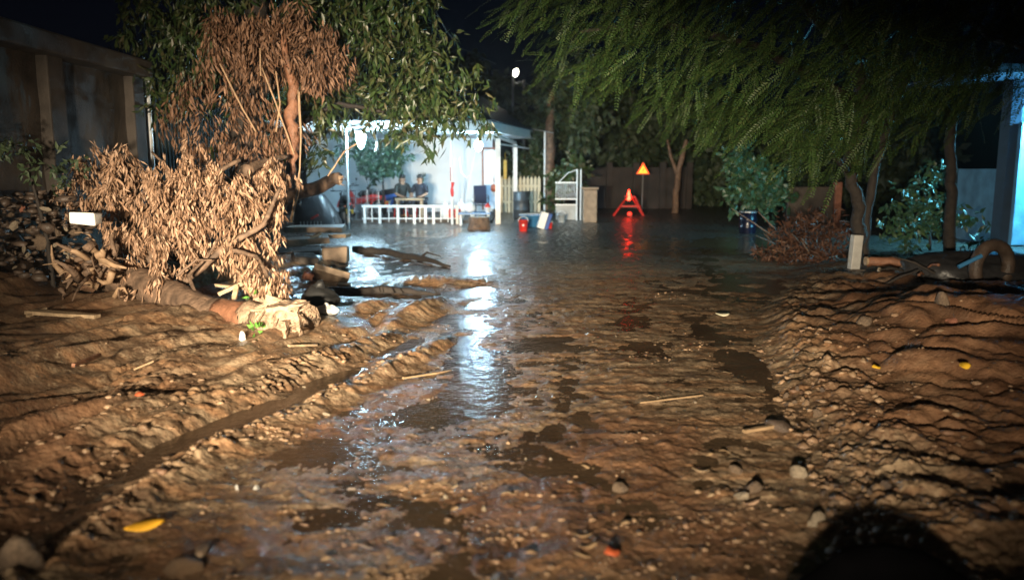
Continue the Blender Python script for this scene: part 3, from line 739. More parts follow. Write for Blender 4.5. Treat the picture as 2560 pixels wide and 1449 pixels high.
def left_tree():
    base = Vector((-4.1, 12.2, .0))
    t = empty('mango_tree', base, 'big green tree with long drooping leaves and hanging dead brown foliage at left', 'tree')
    def L(v): return Vector(v) - base
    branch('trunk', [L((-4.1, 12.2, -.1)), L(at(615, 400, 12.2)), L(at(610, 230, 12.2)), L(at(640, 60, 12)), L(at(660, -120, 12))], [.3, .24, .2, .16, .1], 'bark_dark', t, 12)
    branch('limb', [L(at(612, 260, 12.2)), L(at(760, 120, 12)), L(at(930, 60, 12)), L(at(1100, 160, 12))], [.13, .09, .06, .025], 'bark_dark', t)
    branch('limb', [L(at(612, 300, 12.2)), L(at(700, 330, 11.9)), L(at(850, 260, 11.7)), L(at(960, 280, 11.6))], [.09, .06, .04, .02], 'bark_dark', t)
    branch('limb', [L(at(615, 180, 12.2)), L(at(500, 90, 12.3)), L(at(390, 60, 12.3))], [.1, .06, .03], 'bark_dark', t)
    # torn brown limb hanging down on the right and thin dry stems
    branch('torn_limb', [L(at(735, 200, 10.8)), L(at(728, 300, 10.75)), L(at(735, 390, 10.7)), L(at(725, 470, 10.7))], [.04, .085, .06, .02], 'red_wood', t, 9, .55)
    branch('torn_limb', [L(at(700, 60, 10.9)), L(at(716, 150, 10.85)), L(at(735, 215, 10.8))], [.03, .05, .07], 'red_wood', t, 8, .2)
    for q in (((655, 170), (690, 260), (735, 385)), ((650, 120), (652, 190)), ((690, 180), (700, 260), (690, 330)), ((745, 225), (752, 350), (747, 480), (728, 555)), ((550, 160), (600, 260), (640, 330)), ((820, 440), (860, 380), (905, 350))):
        branch('dry_stem', [L(at(x, y, 10.6)) for x, y in q], [.012] * len(q), 'vine', t, 5, .1)
    green = [(400, 30, 12.2, 90, .9), (370, 120, 12.4, 70, .8), (440, 200, 12.5, 80, .7), (400, 230, 12.4, 50, .5), (520, 60, 12.6, 100, 1), (480, 120, 12.8, 80, .8), (590, 330, 12.8, 60, .5), (640, 400, 12.7, 60, .5), (610, 200, 12.9, 90, .7),
             (590, 470, 12.6, 40, .4), (900, 30, 12.2, 110, 1), (990, 90, 12, 110, 1), (1030, 20, 12, 80, .9), (1080, 170, 12, 95, .9), (1140, 220, 12, 80, .8), (1190, 260, 12, 48, .5), (1205, 310, 12, 26, .3), (960, 200, 12, 110, .9), (860, 170, 12.2, 90, .9),
             (1040, 270, 11.9, 75, .7), (1120, 290, 11.9, 55, .5), (960, 262, 11.8, 50, .5), (820, 255, 11.8, 62, .6), (800, 365, 11.7, 46, .4), (1070, 340, 11.8, 26, .3), (1000, 320, 11.8, 36, .3),
             (790, 250, 12.2, 90, .8), (720, 330, 12.5, 60, .5), (700, 120, 12.8, 120, .8), (770, 40, 12.8, 120, .9), (560, -40, 12.5, 200, 1.2), (900, -70, 12.3, 180, 1.2)]
    P = clump_points(green, 1.05)
    T = norm(RNG.normal(size=P.shape) * .6 + np.array([0, 0, -.7]))
    V, Fc = spray_arrays(P, T, 7, .17, .024, .22)
    o = mesh_np('foliage', V - np.array(base), Fc, 'green_leaf', t); o['kind'] = 'stuff'
    ms = variants('leaf_spray', 10, lambda: spray_arrays(np.zeros((1, 3)), np.array([[0, 0, -1.]]), 11, .18, .026, .28), 'green_leaf')
    Pn = clump_points(green, .35); Pn = Pn[np.argsort(Pn[:, 1])[:150]]
    place_parts('leaf_spray', ms, Pn, t, .45)
    dead = [(560, 30, 11, 60, .4), (545, 100, 11, 55, .35), (590, 140, 11, 40, .3), (640, 60, 11, 75, .4), (660, 130, 10.9, 50, .3), (720, 20, 11, 70, .4), (700, 90, 11, 50, .3), (740, 140, 10.9, 50, .3), (790, 60, 11, 60, .35), (810, 120, 10.9, 60, .4), (860, 110, 10.9, 36, .3),
            (780, 170, 10.8, 40, .25), (800, 140, 10.8, 50, .25), (465, 185, 11.2, 34, .25), (470, 240, 11.2, 30, .2), (490, 130, 11.2, 26, .2), (520, 190, 11.2, 26, .2), (600, 200, 11, 34, .25), (585, 260, 11, 32, .2), (560, 210, 11, 24, .2), (400, 262, 11.4, 24, .2), (460, 300, 11.2, 24, .2), (500, 360, 11, 32, .2), (700, 250, 10.9, 30, .2), (640, 230, 11, 24, .2), (745, 300, 10.7, 16, .1), (620, 300, 10.8, 32, .2), (590, 345, 10.7, 30, .2), (555, 320, 10.8, 30, .2), (690, 340, 10.7, 30, .2), (655, 300, 10.8, 30, .2), (480, 335, 11, 30, .2), (520, 275, 11, 32, .2), (640, 365, 10.6, 34, .2), (450, 230, 11.2, 30, .2), (700, 300, 10.8, 30, .2)]
    dv = variants('dead_leaf_spray', 10, lambda: spray_arrays(np.zeros((1, 3)), np.array([[0, 0, -1.]]), 18, .13, .014, .34, droop=1.5, spread=.36), 'dead_leaf_red')
    Pd = clump_points([(a_, b_, c_, r_ * .62, d_ * .7) for a_, b_, c_, r_, d_ in dead], 5.0)
    RNG.shuffle(Pd)
    place_parts('dead_leaf_spray', dv, Pd[:260], t, .3)
    V, Fc = spray_arrays(Pd[260:], norm(RNG.normal(size=(len(Pd) - 260, 3)) * .3 + np.array([0, 0, -1.])), 18, .13, .014, .34, 1.5, .36)
    o = mesh_np('dead_foliage', V - np.array(base), Fc, 'dead_leaf_red', t); o['kind'] = 'stuff'
left_tree()

def right_tree():
    base = at(2142, 632, 13.2); base.z = 0
    t = empty('feather_leaf_tree', base, 'large dark tree with feathery drooping leaves overhanging the road from the right', 'tree')
    def L(v): return Vector(v) - base
    branch('trunk', [L(base - Vector((0, 0, .1))), L(at(2150, 520, 13.2)), L(at(2120, 420, 13.1)), L(at(2160, 250, 12.9)), L(at(2120, 40, 12.5)), L(at(2080, -200, 12))], [.13, .1, .1, .12, .12, .08], 'bark_dark', t, 10)
    branch('trunk', [L(base + Vector((.15, .05, -.1))), L(at(2170, 520, 13.3)), L(at(2190, 400, 13.3)), L(at(2260, 200, 13)), L(at(2380, 0, 12.6))], [.09, .07, .07, .08, .06], 'bark_dark', t, 9)
    branch('limb', [L(at(2150, 260, 12.9)), L(at(1900, 120, 11.5)), L(at(1650, 60, 10.5)), L(at(1450, 80, 10))], [.09, .06, .04, .02], 'bark_dark', t)
    branch('limb', [L(at(2140, 160, 12.7)), L(at(1950, -60, 10.5)), L(at(1700, -120, 9)), L(at(1500, -60, 8.5))], [.08, .06, .04, .02], 'bark_dark', t)
    branch('limb', [L(at(2125, 430, 13.1)), L(at(2020, 330, 12.2)), L(at(1900, 300, 11.5)), L(at(1780, 280, 11.2))], [.06, .045, .03, .015], 'bark_dark', t)
    branch('limb', [L(at(2380, 0, 12.6)), L(at(2480, 100, 10)), L(at(2560, 120, 8.5))], [.06, .04, .02], 'bark_dark', t)
    top = [(1330, -200), (1330, 0), (1350, 70), (1420, 150), (1470, 200), (1540, 245), (1620, 255), (1680, 280), (1740, 300), (1830, 340), (1900, 330), (1990, 400), (2080, 410), (2160, 400), (2230, 370), (2320, 330), (2420, 270), (2500, 230), (2700, 260), (2700, -200)]
    def inside(x, y):
        c = False; j = len(top) - 1
        for i in range(len(top)):
            (xi, yi), (xj, yj) = top[i], top[j]
            if (yi > y) != (yj > y) and x < (xj - xi) * (y - yi) / (yj - yi) + xi: c = not c
            j = i
        return c
    P = []
    cent = []
    for _ in range(420):                                  # limbs carry tufts; fronds gather round them
        x, y = random.uniform(1330, 2700), random.uniform(-160, 430)
        if inside(x, y): cent.append(at(x, y, random.uniform(8.2, 13.0)))
    for c in cent:
        for _ in range(16): P.append(c + Vector((random.gauss(0, .2), random.gauss(0, .28), random.gauss(0, .13) + .1)))
    P = np.array([tuple(q) for q in P]); D = norm(np.array([-.6, -.15, -.5]) + RNG.normal(size=P.shape) * .33)
    V, Fc = frond_arrays(P, D, RNG.uniform(.28, .5, len(P)))
    o = mesh_np('foliage', V - np.array(base), Fc, 'feather_leaf', t); o['kind'] = 'stuff'
    fm = variants('frond', 10, lambda: frond_arrays(np.zeros((1, 3)), norm(np.array([-.6, -.15, -.5]) + RNG.normal(size=(1, 3)) * .2), RNG.uniform(.4, .6, 1), 20), 'feather_leaf')
    k = [c for c in cent if c.y < 11.0][:260]
    for c in k:
        o = bpy.data.objects.new('frond', random.choice(fm)); COL.objects.link(o); o.parent = t; o.location = c - base + Vector((random.gauss(0, .1), -.15, 0)); o.rotation_euler = (random.gauss(0, .15), random.gauss(0, .15), random.gauss(0, .4))
right_tree()
def shrub(name, label, base, clumps, m, ll, lw, stem=.03, dens=1., nl=7, cat='shrub', trunk='bark_dark'):
    base = Vector(base); t = empty(name, base, label, cat)
    P = clump_points(clumps, dens); T = norm(RNG.normal(size=P.shape) + np.array([0, 0, .2]))
    V, Fc = spray_arrays(P, T, nl, ll, lw, ll * 1.4, .35, .8)
    o = mesh_np('foliage', V - np.array(base), Fc, m, t); o['kind'] = 'stuff'
    top = at(*clumps[0][:3]) - base
    branch('trunk' if cat == 'tree' else 'stem', [(0, 0, -.05), top * .5 + Vector((.05, 0, 0)), top], [stem, stem * .8, stem * .4], trunk, t, 7)
    return t
shrub('yard_tree', 'small round leafed green tree in front of the white house wall', (at(955, 540, 25.2).x, 25.2, 0),
      [(955, 405, 25.2, 42, .6), (920, 385, 25.2, 34, .5), (985, 395, 25.3, 30, .4), (930, 425, 25.1, 28, .4), (880, 370, 25, 30, .4), (985, 365, 25.2, 26, .4)], 'teal_leaf', .2, .06, .05, 2.2, cat='tree')
shrub('hedge_bush', 'dark green bush behind the cream picket fence', (at(1310, 520, 31.5).x, 31.5, 0),
      [(1300, 420, 31.5, 40, .7), (1330, 440, 31.5, 36, .6), (1265, 430, 31.5, 26, .5), (1345, 400, 31.6, 30, .6)], 'green_leaf', .25, .07, .05, 1.4)
shrub('corner_bush', 'low green bush behind the white yard gate', (at(1410, 520, 27).x, 27, 0), [(1405, 455, 27, 34, .6), (1380, 500, 27, 22, .4), (1440, 420, 27.5, 30, .5)], 'green_leaf', .25, .07, .04, 1.3)
shrub('roadside_bush', 'glossy teal green bush lit by the blue lamp left of the low grey wall', (at(1890, 540, 22.5).x, 22.5, 0),
      [(1880, 440, 22.5, 50, .7), (1910, 480, 22.3, 46, .6), (1850, 400, 22.6, 34, .5), (1935, 500, 22, 34, .5), (1850, 490, 22.5, 36, .5), (1950, 460, 22, 24, .4)], 'teal_leaf', .24, .06, .05, 1.6)
shrub('corner_shrub', 'ragged green shrub beside the blue lit wall panel on the right', (at(2330, 590, 15.5).x, 15.5, 0),
      [(2310, 480, 15.5, 50, .5), (2340, 430, 15.5, 36, .4), (2270, 520, 15.3, 50, .5), (2330, 540, 15.2, 50, .5), (2230, 560, 15, 40, .4), (2370, 560, 14.8, 40, .4), (2440, 580, 14.5, 34, .4), (2290, 590, 14.5, 46, .4)], 'teal_leaf', .17, .035, .03, 1.3)
shrub('wall_shrub', 'black shaded shrub at the foot of the old wall on the left edge', (at(90, 430, 8.6).x + .1, 8.6, 0),
      [(70, 410, 8.6, 60, .4), (140, 420, 8.8, 56, .4), (20, 380, 8.3, 50, .3), (180, 440, 9, 40, .3), (-60, 360, 8, 70, .4)], 'far_leaf', .1, .02, .03, 1.4)
# trunks on the right of the picture and beside the yard
b0 = at(2382, 600, 13.4); b0.z = 0
t = empty('bent_trunk', b0, 'dark slim trunk with a hooked top beside the blue lit wall panel', 'tree')
branch('trunk', [Vector((0, 0, -.1)), at(2380, 480, 13.4) - b0, at(2376, 360, 13.4) - b0, at(2384, 290, 13.4) - b0, at(2350, 262, 13.4) - b0, at(2310, 285, 13.4) - b0], [.1, .09, .085, .07, .05, .025], 'bark_dark', t)
branch('twig', [at(2384, 290, 13.4) - b0, at(2420, 255, 13.3) - b0, at(2450, 262, 13.2) - b0], [.04, .025, .012], 'bark_dark', t)
b0 = at(1376, 530, 28.6); b0.z = 0
t = empty('yard_tree', b0, 'thick dark tree trunk between the picket fence and the white yard gate', 'tree')
branch('trunk', [Vector((0, 0, -.1)), at(1376, 440, 28.6) - b0, at(1372, 330, 28.6) - b0, at(1380, 220, 29) - b0], [.22, .19, .17, .12], 'bark', t)
P = clump_points([(1400, 250, 29.5, 80, 1.4), (1340, 300, 29.5, 60, 1.0), (1450, 310, 29.5, 70, 1.2)], .45); V, Fc = spray_arrays(P, norm(RNG.normal(size=P.shape)), 7, .35, .09, .4)
o = mesh_np('foliage', V - np.array(b0), Fc, 'far_leaf', t); o['kind'] = 'stuff'
b0 = at(1686, 545, 30.); b0.z = 0
t = empty('leaning_trunk', b0, 'pale leaning forked trunk right of the warning sign', 'tree')
branch('trunk', [Vector((0, 0, -.1)), at(1690, 480, 30) - b0, at(1700, 410, 30) - b0, at(1716, 350, 30) - b0], [.13, .12, .1, .07], 'bark', t)
branch('limb', [at(1695, 440, 30) - b0, at(1678, 395, 30) - b0, at(1668, 350, 30) - b0], [.08, .06, .04], 'bark', t)
for i, (px, Y, lab, cl) in enumerate((
        (1500, 38, 'dark broad tree far behind the yard gate', [(1500, 300, 38, 120, 2.2), (1430, 360, 38, 90, 1.6), (1560, 370, 38, 100, 1.8)]),
        (1660, 40, 'dark tree far behind the leaning pale trunk', [(1680, 330, 40, 120, 2.2), (1620, 400, 40, 80, 1.6), (1760, 400, 40, 110, 2)]),
        (1850, 36, 'dark tree far behind the glossy roadside bush', [(1860, 350, 36, 120, 2), (1780, 430, 36, 80, 1.5), (1960, 400, 36, 110, 2)]),
        (2150, 34, 'dark tree far behind the thin twin trunks', [(2150, 350, 34, 140, 2), (2060, 420, 34, 90, 1.6), (2260, 400, 34, 120, 2)]),
        (1200, 44, 'dark tree far behind the house roof', [(1130, 220, 44, 90, 2.2), (1230, 260, 44, 70, 1.8)]),
        (500, 24, 'dark tree behind the old boundary wall', [(300, 260, 24, 90, 1.5), (480, 300, 24, 120, 1.8), (620, 250, 24, 120, 1.8)]))):
    base = at(px, 530, Y); base.z = 0; t = empty('far_tree', base, lab, 'tree')
    P = clump_points(cl, .16); V, Fc = spray_arrays(P, norm(RNG.normal(size=P.shape)), 7, .55, .16, .6)
    o = mesh_np('foliage', V - np.array(base), Fc, 'far_leaf', t); o['kind'] = 'stuff'
    top = at(*cl[0][:3]) - base; branch('trunk', [(0, 0, -.2), top * .5, top], [.25, .2, .1], 'bark_dark', t, 8)

# ================================================================== FALLEN TREE AND DEBRIS, LEFT
def fallen_tree():
    base = on(560, 800); t = empty('fallen_tree', base, 'uprooted fallen tree with dead brown leaves, tangled roots and splintered pale stump end', 'fallen tree')
    def L(v): return Vector(v) - base
    lg = [at(250, 690, 9.0), at(330, 705, 8.8), at(420, 735, 8.5), at(510, 775, 8.15), at(560, 790, 7.95)]
    branch('trunk', [L(p) for p in lg], [.15, .19, .17, .16, .16], 'bark', t, 18, .07, .05)
    branch('red_trunk', [L(at(555, 785, 7.97)), L(at(600, 795, 7.8)), L(at(640, 806, 7.65))], [.162, .17, .172], 'red_wood', t, 18, .06, .03)
    branch('stump', [L(at(625, 802, 7.7)), L(at(670, 806, 7.55)), L(at(715, 806, 7.4)), L(at(752, 800, 7.3))], [.17, .2, .2, .185], 'torn_wood', t, 18, .07)
    for k in range(60):                                   # splinters of the torn end
        a = random.uniform(0, 6.28); r = random.uniform(.05, .19)
        p = L(at(735, 800, 7.35)) + Vector((0, math.cos(a) * r, math.sin(a) * r)); d = Vector((random.uniform(.05, .2), random.uniform(-.05, .02), random.uniform(-.04, .09))); p = p - Vector((random.uniform(0, .28), 0, 0)); w0 = random.uniform(.012, .03)
        b = MB(); b.tube([p - d * .8, p + d * .3, p + d], [w0, w0 * .8, .003], 5, .45); b.build('splinter', 'torn_wood', t)
    for (x0, y0, x1, y1, wd, th, Y) in ((672, 772, 768, 757, .17, .05, 7.2), (742, 768, 752, 846, .10, .045, 7.2), (712, 800, 716, 858, .13, .06, 7.12), (762, 772, 760, 830, .06, .03, 7.35), (640, 782, 690, 776, .09, .04, 7.3)):
        a, c = at(x0, y0, Y), at(x1, y1, Y); d = c - a; M = d.to_track_quat('X', 'Y').to_matrix(); b = MB(); n = 6
        for i in range(n + 1):
            f = i / n; ww = wd * (1 - .55 * f ** 2) * random.uniform(.7, 1.2)
            for yy, zz in ((-1, -1), (1, -1), (1, 1), (-1, 1)):
                e = random.uniform(-.05, .06) if i == n else random.uniform(-.01, .01)
                b.v.append(tuple(L(a + d * .5) + M @ Vector((d.length * (f - .5) + e, yy * th / 2 * (1 - .7 * f) + random.uniform(-.012, .012), zz * ww / 2 + random.uniform(-.012, .012)))))
        for i in range(n):
            for k in range(4): b.f.append((i * 4 + k, i * 4 + (k + 1) % 4, i * 4 + 4 + (k + 1) % 4, i * 4 + 4 + k))
        b.f += [(3, 2, 1, 0), tuple(n * 4 + k for k in range(4))]; b.build('bark_flap', 'torn_wood', t)
    for k in range(46):                                   # root plate
        a = random.uniform(0, 6.28); c = at(235, 672, 8.45); r = random.uniform(.05, .22)
        p = c + Vector((random.gauss(0, .16), random.gauss(0, .14), random.gauss(0, .12))); d = Vector((random.gauss(-.1, 1), random.gauss(-.3, .7), random.gauss(.1, .8))).normalized()
        e = Vector((random.gauss(0, 1), random.gauss(0, 1), random.gauss(-.2, 1))).normalized()
        ln = random.uniform(.12, .36); b = MB(); r0 = random.choice((.012, .018, .03, .042))
        b.tube([L(p), L(p + d * ln * .5), L(p + d * ln * .8 + e * ln * .25), L(p + d * ln * .9 + e * ln * .6)], [r0, r0 * .9, r0 * .6, r0 * .25], 6, .2); b.build('root', random.choice(('bark', 'vine', 'bark')), t, smooth=True)
    b = MB(); b.blob(L(at(228, 680, 8.6)), (.26, .2, .2), 3, .25); b.build('root_ball', 'clod', t)
    for q, r in ((((330, 720, 8.9), (420, 560, 9.2), (520, 440, 9.6), (600, 400, 9.8)), .06), (((420, 740, 8.6), (560, 620, 8.7), (660, 560, 8.8), (700, 470, 9)), .05), (((400, 600, 9), (300, 480, 9.4), (230, 420, 9.6)), .04),
                 (((560, 620, 8.7), (640, 640, 8.4), (690, 720, 8.0)), .03), (((450, 500, 9.4), (420, 420, 9.6), (380, 380, 9.7)), .03), (((500, 760, 8.2), (470, 690, 8.4), (520, 640, 8.6), (545, 600, 8.7)), .025), (((440, 690, 8.3), (490, 650, 8.35), (530, 650, 8.3)), .018), (((610, 430, 9.6), (660, 405, 10), (720, 392, 10.4)), .07)):
        branch('branch', [L(at(*p)) for p in q], [r * (1 - .6 * i / (len(q) - 1)) for i in range(len(q))], 'bark', t, 7)
    heap = [(235, 410, 9.5, 44, .35), (300, 395, 9.6, 40, .3), (330, 440, 9.5, 60, .4), (220, 470, 9.4, 50, .35), (280, 490, 9.3, 56, .4), (420, 440, 9.5, 66, .4), (500, 440, 9.5, 56, .4), (390, 500, 9.2, 66, .4), (460, 520, 9.1, 70, .4), (560, 470, 9.3, 60, .4), (620, 480, 9.2, 56, .35),
            (660, 510, 9.1, 44, .3), (560, 540, 9, 60, .4), (640, 570, 8.9, 46, .3), (500, 590, 8.9, 48, .3), (430, 590, 8.9, 60, .35), (350, 560, 9.1, 60, .4), (290, 570, 9.2, 46, .3), (360, 640, 8.8, 44, .3), (430, 650, 8.6, 34, .22), (400, 690, 8.5, 24, .2), (590, 610, 8.7, 36, .25), (640, 640, 8.5, 34, .22),
            (660, 690, 8.2, 30, .18), (700, 700, 8.0, 22, .15), (640, 720, 8.1, 24, .15), (690, 590, 8.9, 30, .2), (470, 390, 9.8, 26, .2), (690, 440, 9.7, 46, .3), (640, 430, 9.8, 40, .3), (330, 690, 8.6, 24, .15), (660, 745, 7.8, 18, .1), (615, 690, 8.2, 20, .14), (690, 660, 8.1, 26, .15), (655, 660, 8.2, 30, .18), (705, 735, 7.7, 14, .1), (600, 650, 8.4, 26, .2), (560, 600, 8.8, 40, .3), (250, 380, 9.6, 30, .2), (290, 640, 8.9, 30, .2), (350, 700, 8.5, 26, .15), (700, 395, 10, 34, .25), (470, 352, 10, 24, .18), (285, 368, 9.8, 26, .2), (690, 690, 7.7, 26, .12), (712, 715, 7.5, 14, .08), (655, 700, 7.8, 24, .12)]
    P = clump_points(heap, 2.8); RNG.shuffle(P)
    dv = variants('dead_leaf_spray', 14, lambda: spray_arrays(np.zeros((1, 3)), np.array([[0, 0, -1.]]), 26, .105, .0125, .2, 1.3, .42), 'dead_leaf')
    place_parts('dead_leaf_spray', dv, P[:290], t, .3)
    Q = P[290:]; V, Fc = spray_arrays(Q, norm(RNG.normal(size=Q.shape) * .3 + np.array([0, 0, -1.])), 24, .105, .0125, .2, 1.3, .42)
    o = mesh_np('dead_foliage', V - np.array(base), Fc, 'dead_leaf', t); o['kind'] = 'stuff'
fallen_tree()

def thing_mb(b, name, label, cat, m, group=None, smooth=False, bevel=0., origin=None):
    return tag(b.build(name, m, None, smooth, bevel, origin), label, cat, group)

# broken limb sticking out behind the heap
b0 = at(720, 495, 13.6)
t = empty('broken_limb', b0, 'thick broken limb jutting up to the right with a torn end, above the covered cart', 'branch')
branch('limb', [Vector((-.35, .1, -.25)), Vector((0, 0, 0)), at(790, 468, 13.4) - b0, at(848, 446, 13.2) - b0], [.1, .11, .11, .1], 'bark', t, 12)
for k in range(8):
    p = at(846, 440 + k * 3, 13.2) - b0; b = MB(); b.tube([p, p + Vector((random.uniform(.04, .12), 0, random.uniform(-.05, .06)))], [.02, .004], 5); b.build('splinter', 'torn_wood', t)
branch('support', [Vector((-.35, .1, -.25)), Vector((-.5, .15, -1.1))], [.1, .12], 'bark', t, 10)
b = MB(); q = [at(748, 230, 10.5), at(753, 330, 10.5), at(750, 420, 10.45), at(736, 500, 10.45), at(729, 548, 10.4), at(730, 556, 10.4)]
b.tube(q, [.008, .009, .009, .012, .022, .006], 6, .2); thing_mb(b, 'hanging_vine', 'thin pale vine hanging straight down beside the torn limb', 'vine', 'vine')

# foam block, pipe, boards at the left pile
c = at(212, 546, 8.15); b = MB(); b.box((0, 0, 0), (.25, .18, .115), rot(0, .05, .15), .012)
thing_mb(b, 'foam_block', 'white foam block stuck under the dead leaves at the left', 'block', 'white_plastic', bevel=.015).location = c
b = MB(); b.tube([at(-60, 690, 8.6), at(60, 697, 8.65), at(140, 703, 8.8)], .03, 10); thing_mb(b, 'pipe', 'straight grey brown pipe lying across the rubble at the left edge', 'pipe', 'grey_wood')
def gx(px, Y, dz=0.):
    x = at(px, 800, Y).x; return Vector((x, Y, Hs(x, Y) + dz))
def plank(name, label, a, b_, w, h, m, cat='plank', grp=None, roll=0.):
    a = Vector(a); b_ = Vector(b_); d = b_ - a; ln = d.length; M = d.to_track_quat('X', 'Z').to_matrix() @ Matrix.Rotation(roll, 3, 'X')
    k = MB(); n = 5; pts = []
    for i in range(n + 1):
        f = i / n; s = 1 - .5 * max(0, abs(f - .45) - .35) / .3
        for (yy, zz) in ((-1, -1), (1, -1), (1, 1), (-1, 1)):
            q = Vector((ln * (f - .5) * (1 + random.uniform(-.04, .04) * (i in (0, n))), yy * w / 2 * s * random.uniform(.85, 1.1), zz * h / 2 * random.uniform(.8, 1.1)))
            k.v.append(tuple(M @ q))
    for i in range(n):
        for j in range(4): k.f.append((i * 4 + j, i * 4 + (j + 1) % 4, i * 4 + 4 + (j + 1) % 4, i * 4 + 4 + j))
    k.f += [(3, 2, 1, 0), tuple(n * 4 + j for j in range(4))]
    o = thing_mb(k, name, label, cat, m, grp); o.location = (a + b_) / 2; return o
plank('broken_plank', 'long splintered pale board on the mud left of the stump', gx(75, 7.6, .06), gx(245, 7.4, .07), .12, .035, 'pale_wood')
plank('broken_plank', 'short splintered piece leaning on the long pale board', gx(70, 7.5, .05), gx(118, 7.7, .07), .05, .025, 'pale_wood')
plank('stick', 'thin reddish stick lying in the furrows below the pale board', on(185, 930, .05), on(252, 905, .06), .03, .025, 'red_wood', 'stick')
plank('stick', 'very thin dry twig lying beside the rut at the left', on(330, 935, .03), on(385, 912, .03), .012, .012, 'straw', 'stick')
plank('broken_plank', 'pale broken board end under the dead leaves behind the stump', at(545, 735, 8.1), at(612, 704, 8.2), .07, .04, 'pale_wood')
plank('broken_plank', 'pale board propped upright behind the splintered stump', at(585, 748, 8.0), at(592, 712, 8.1), .05, .03, 'pale_wood')
plank('broken_plank', 'narrow pale board lying level behind the fallen trunk', at(540, 712, 8.4), at(630, 722, 8.2), .05, .03, 'pale_wood')
plank('stick', 'flat pale stick on the mud just below the splintered stump', on(722, 868, .015), on(792, 866, .015), .04, .02, 'pale_wood', 'stick')
plank('stick', 'long thin pale stalk across the wet road right of the centre', on(1600, 1010, .012), on(1755, 992, .014), .014, .009, 'straw', 'stick')
plank('stick', 'pale stalk across the wet road just right of the bright reflection', on(1010, 948, .012), on(1160, 925, .012), .02, .014, 'straw', 'stick')
plank('stick', 'short stalk lying on the right edge of the road', on(1860, 1085, .02), on(1950, 1070, .02), .03, .02, 'straw', 'stick')

# stones -----------------------------------------------------------
STONES = []
for k in range(8):
    b = MB(); b.blob((0, 0, 0), (1, random.uniform(.7, 1), random.uniform(.6, .85)), 2, .34, seed=k)
    o = b.build('stone', 'stone', None); STONES.append(o.data); bpy.data.objects.remove(o)
BOULDERS = []
for k in range(5):
    b = MB(); b.blob((0, 0, 0), (1, random.uniform(.75, 1), random.uniform(.6, .8)), 3, .2, seed=40 + k)
    o = b.build('boulder', 'stone', None, smooth=True); BOULDERS.append(o.data); bpy.data.objects.remove(o)
def stone(p, r, label, m=None, group=None, name='stone', cat='stone'):
    me = random.choice(BOULDERS if r > .05 else STONES)
    o = bpy.data.objects.new(name, me); COL.objects.link(o); o.location = Vector(p) - Vector((0, 0, r * .4)); o.scale = (r, r * random.uniform(.75, 1.1), r * random.uniform(.6, .85))
    o.rotation_euler = [random.uniform(0, 6.28) for _ in range(3)]
    if m:
        o.material_slots[0].link = 'OBJECT'; o.material_slots[0].material = MATS[m]
    return tag(o, label, cat, group)
stone(at(103, 595, 8.6), .105, 'biggest round brown stone in the rubble at the left edge', 'stone')
stone(at(82, 676, 8.5), .06, 'round grey stone right above the pipe at the left edge', 'stone')
stone(at(57, 518, 8.9), .045, 'orange tinted stone highest in the rubble at the left edge', 'brick_red')
stone(at(60, 616, 8.5), .045, 'small pale stone just below the biggest round stone', 'stone_pale')
stone(at(185, 565, 9.0), .09, 'grey stone beside the white foam block', 'stone')
stone(on(60, 1410, .0), .15, 'large brown boulder at the bottom left corner', 'stone', name='boulder', cat='boulder')
stone(on(505, 1375, .02), .075, 'flat pinkish stone lying in front of the yellow leaf', 'concrete_slab')
stone(on(455, 1425, .02), .09, 'wide tan clod of mud at the bottom below the pinkish stone', 'clod', name='mud_clod', cat='clod')
stone(on(592, 1222, .01), .018, 'small white stone, left one of the two white specks on the road', 'stone_white')
stone(on(642, 1222, .01), .025, 'small white stone, right one of the two white specks on the road', 'stone_white')
stone(on(1552, 1225, .015), .055, 'round tan stone alone on the road right of the centre', 'stone')
stone(on(1850, 1245, .02), .05, 'lowest grey stone of the trio near the right road edge', 'stone_pale')
stone(on(1880, 1222, .02), .055, 'largest grey stone of the trio near the right road edge', 'stone')
stone(on(1845, 1178, .02), .045, 'uppermost grey stone of the trio near the right road edge', 'stone')
stone(on(1945, 1070, .04), .085, 'dark roundish stone sitting on the right road edge', 'stone_dark')
stone(on(1990, 1190, .03), .05, 'pale stone at the foot of the right mud bank', 'stone_pale')
stone(on(2040, 1310, .03), .045, 'pale stone nearest the black sack at bottom right', 'stone_pale')
stone(on(2355, 780, .1), .12, 'grey rounded boulder on top of the right mud heap', 'stone', name='boulder', cat='boulder')
stone(on(2160, 812, .03), .10, 'flat tan stone in the dark hollow of the right bank', 'stone', name='boulder', cat='boulder')
stone(on(2390, 815, .02), .13, 'red clay lump on the right mud heap', 'brick_red', name='clay_lump', cat='clay lump')
for k in range(46):
    stone(at(random.uniform(-30, 175), random.uniform(500, 690), random.uniform(8.3, 9.2)), random.uniform(.02, .05), 'small stone in the dark rubble pile at the left edge', random.choice(('stone', 'stone_dark', 'stone_dark', 'stone_pale')), 'small stones in the left rubble pile')
for k in range(60):
    py = random.uniform(900, 1400); x = np.interp(py, [850, 1000, 1230, 1400], [1900, 1965, 2060, 2110]) + abs(random.gauss(0, 70)) - 10
    stone(on(x, py, .012), random.uniform(.012, .035), 'muddy pebble on the edge of the right mud bank', random.choice(('stone', 'stone_dark', 'clod')), 'pebbles along the right bank edge')
for k in range(55):
    stone(on(random.uniform(700, 1850), random.uniform(820, 1420), .003), random.uniform(.008, .022), 'small pebble lying on the wet road', random.choice(('stone', 'stone_dark', 'clod', 'stone_pale')), 'pebbles on the road')

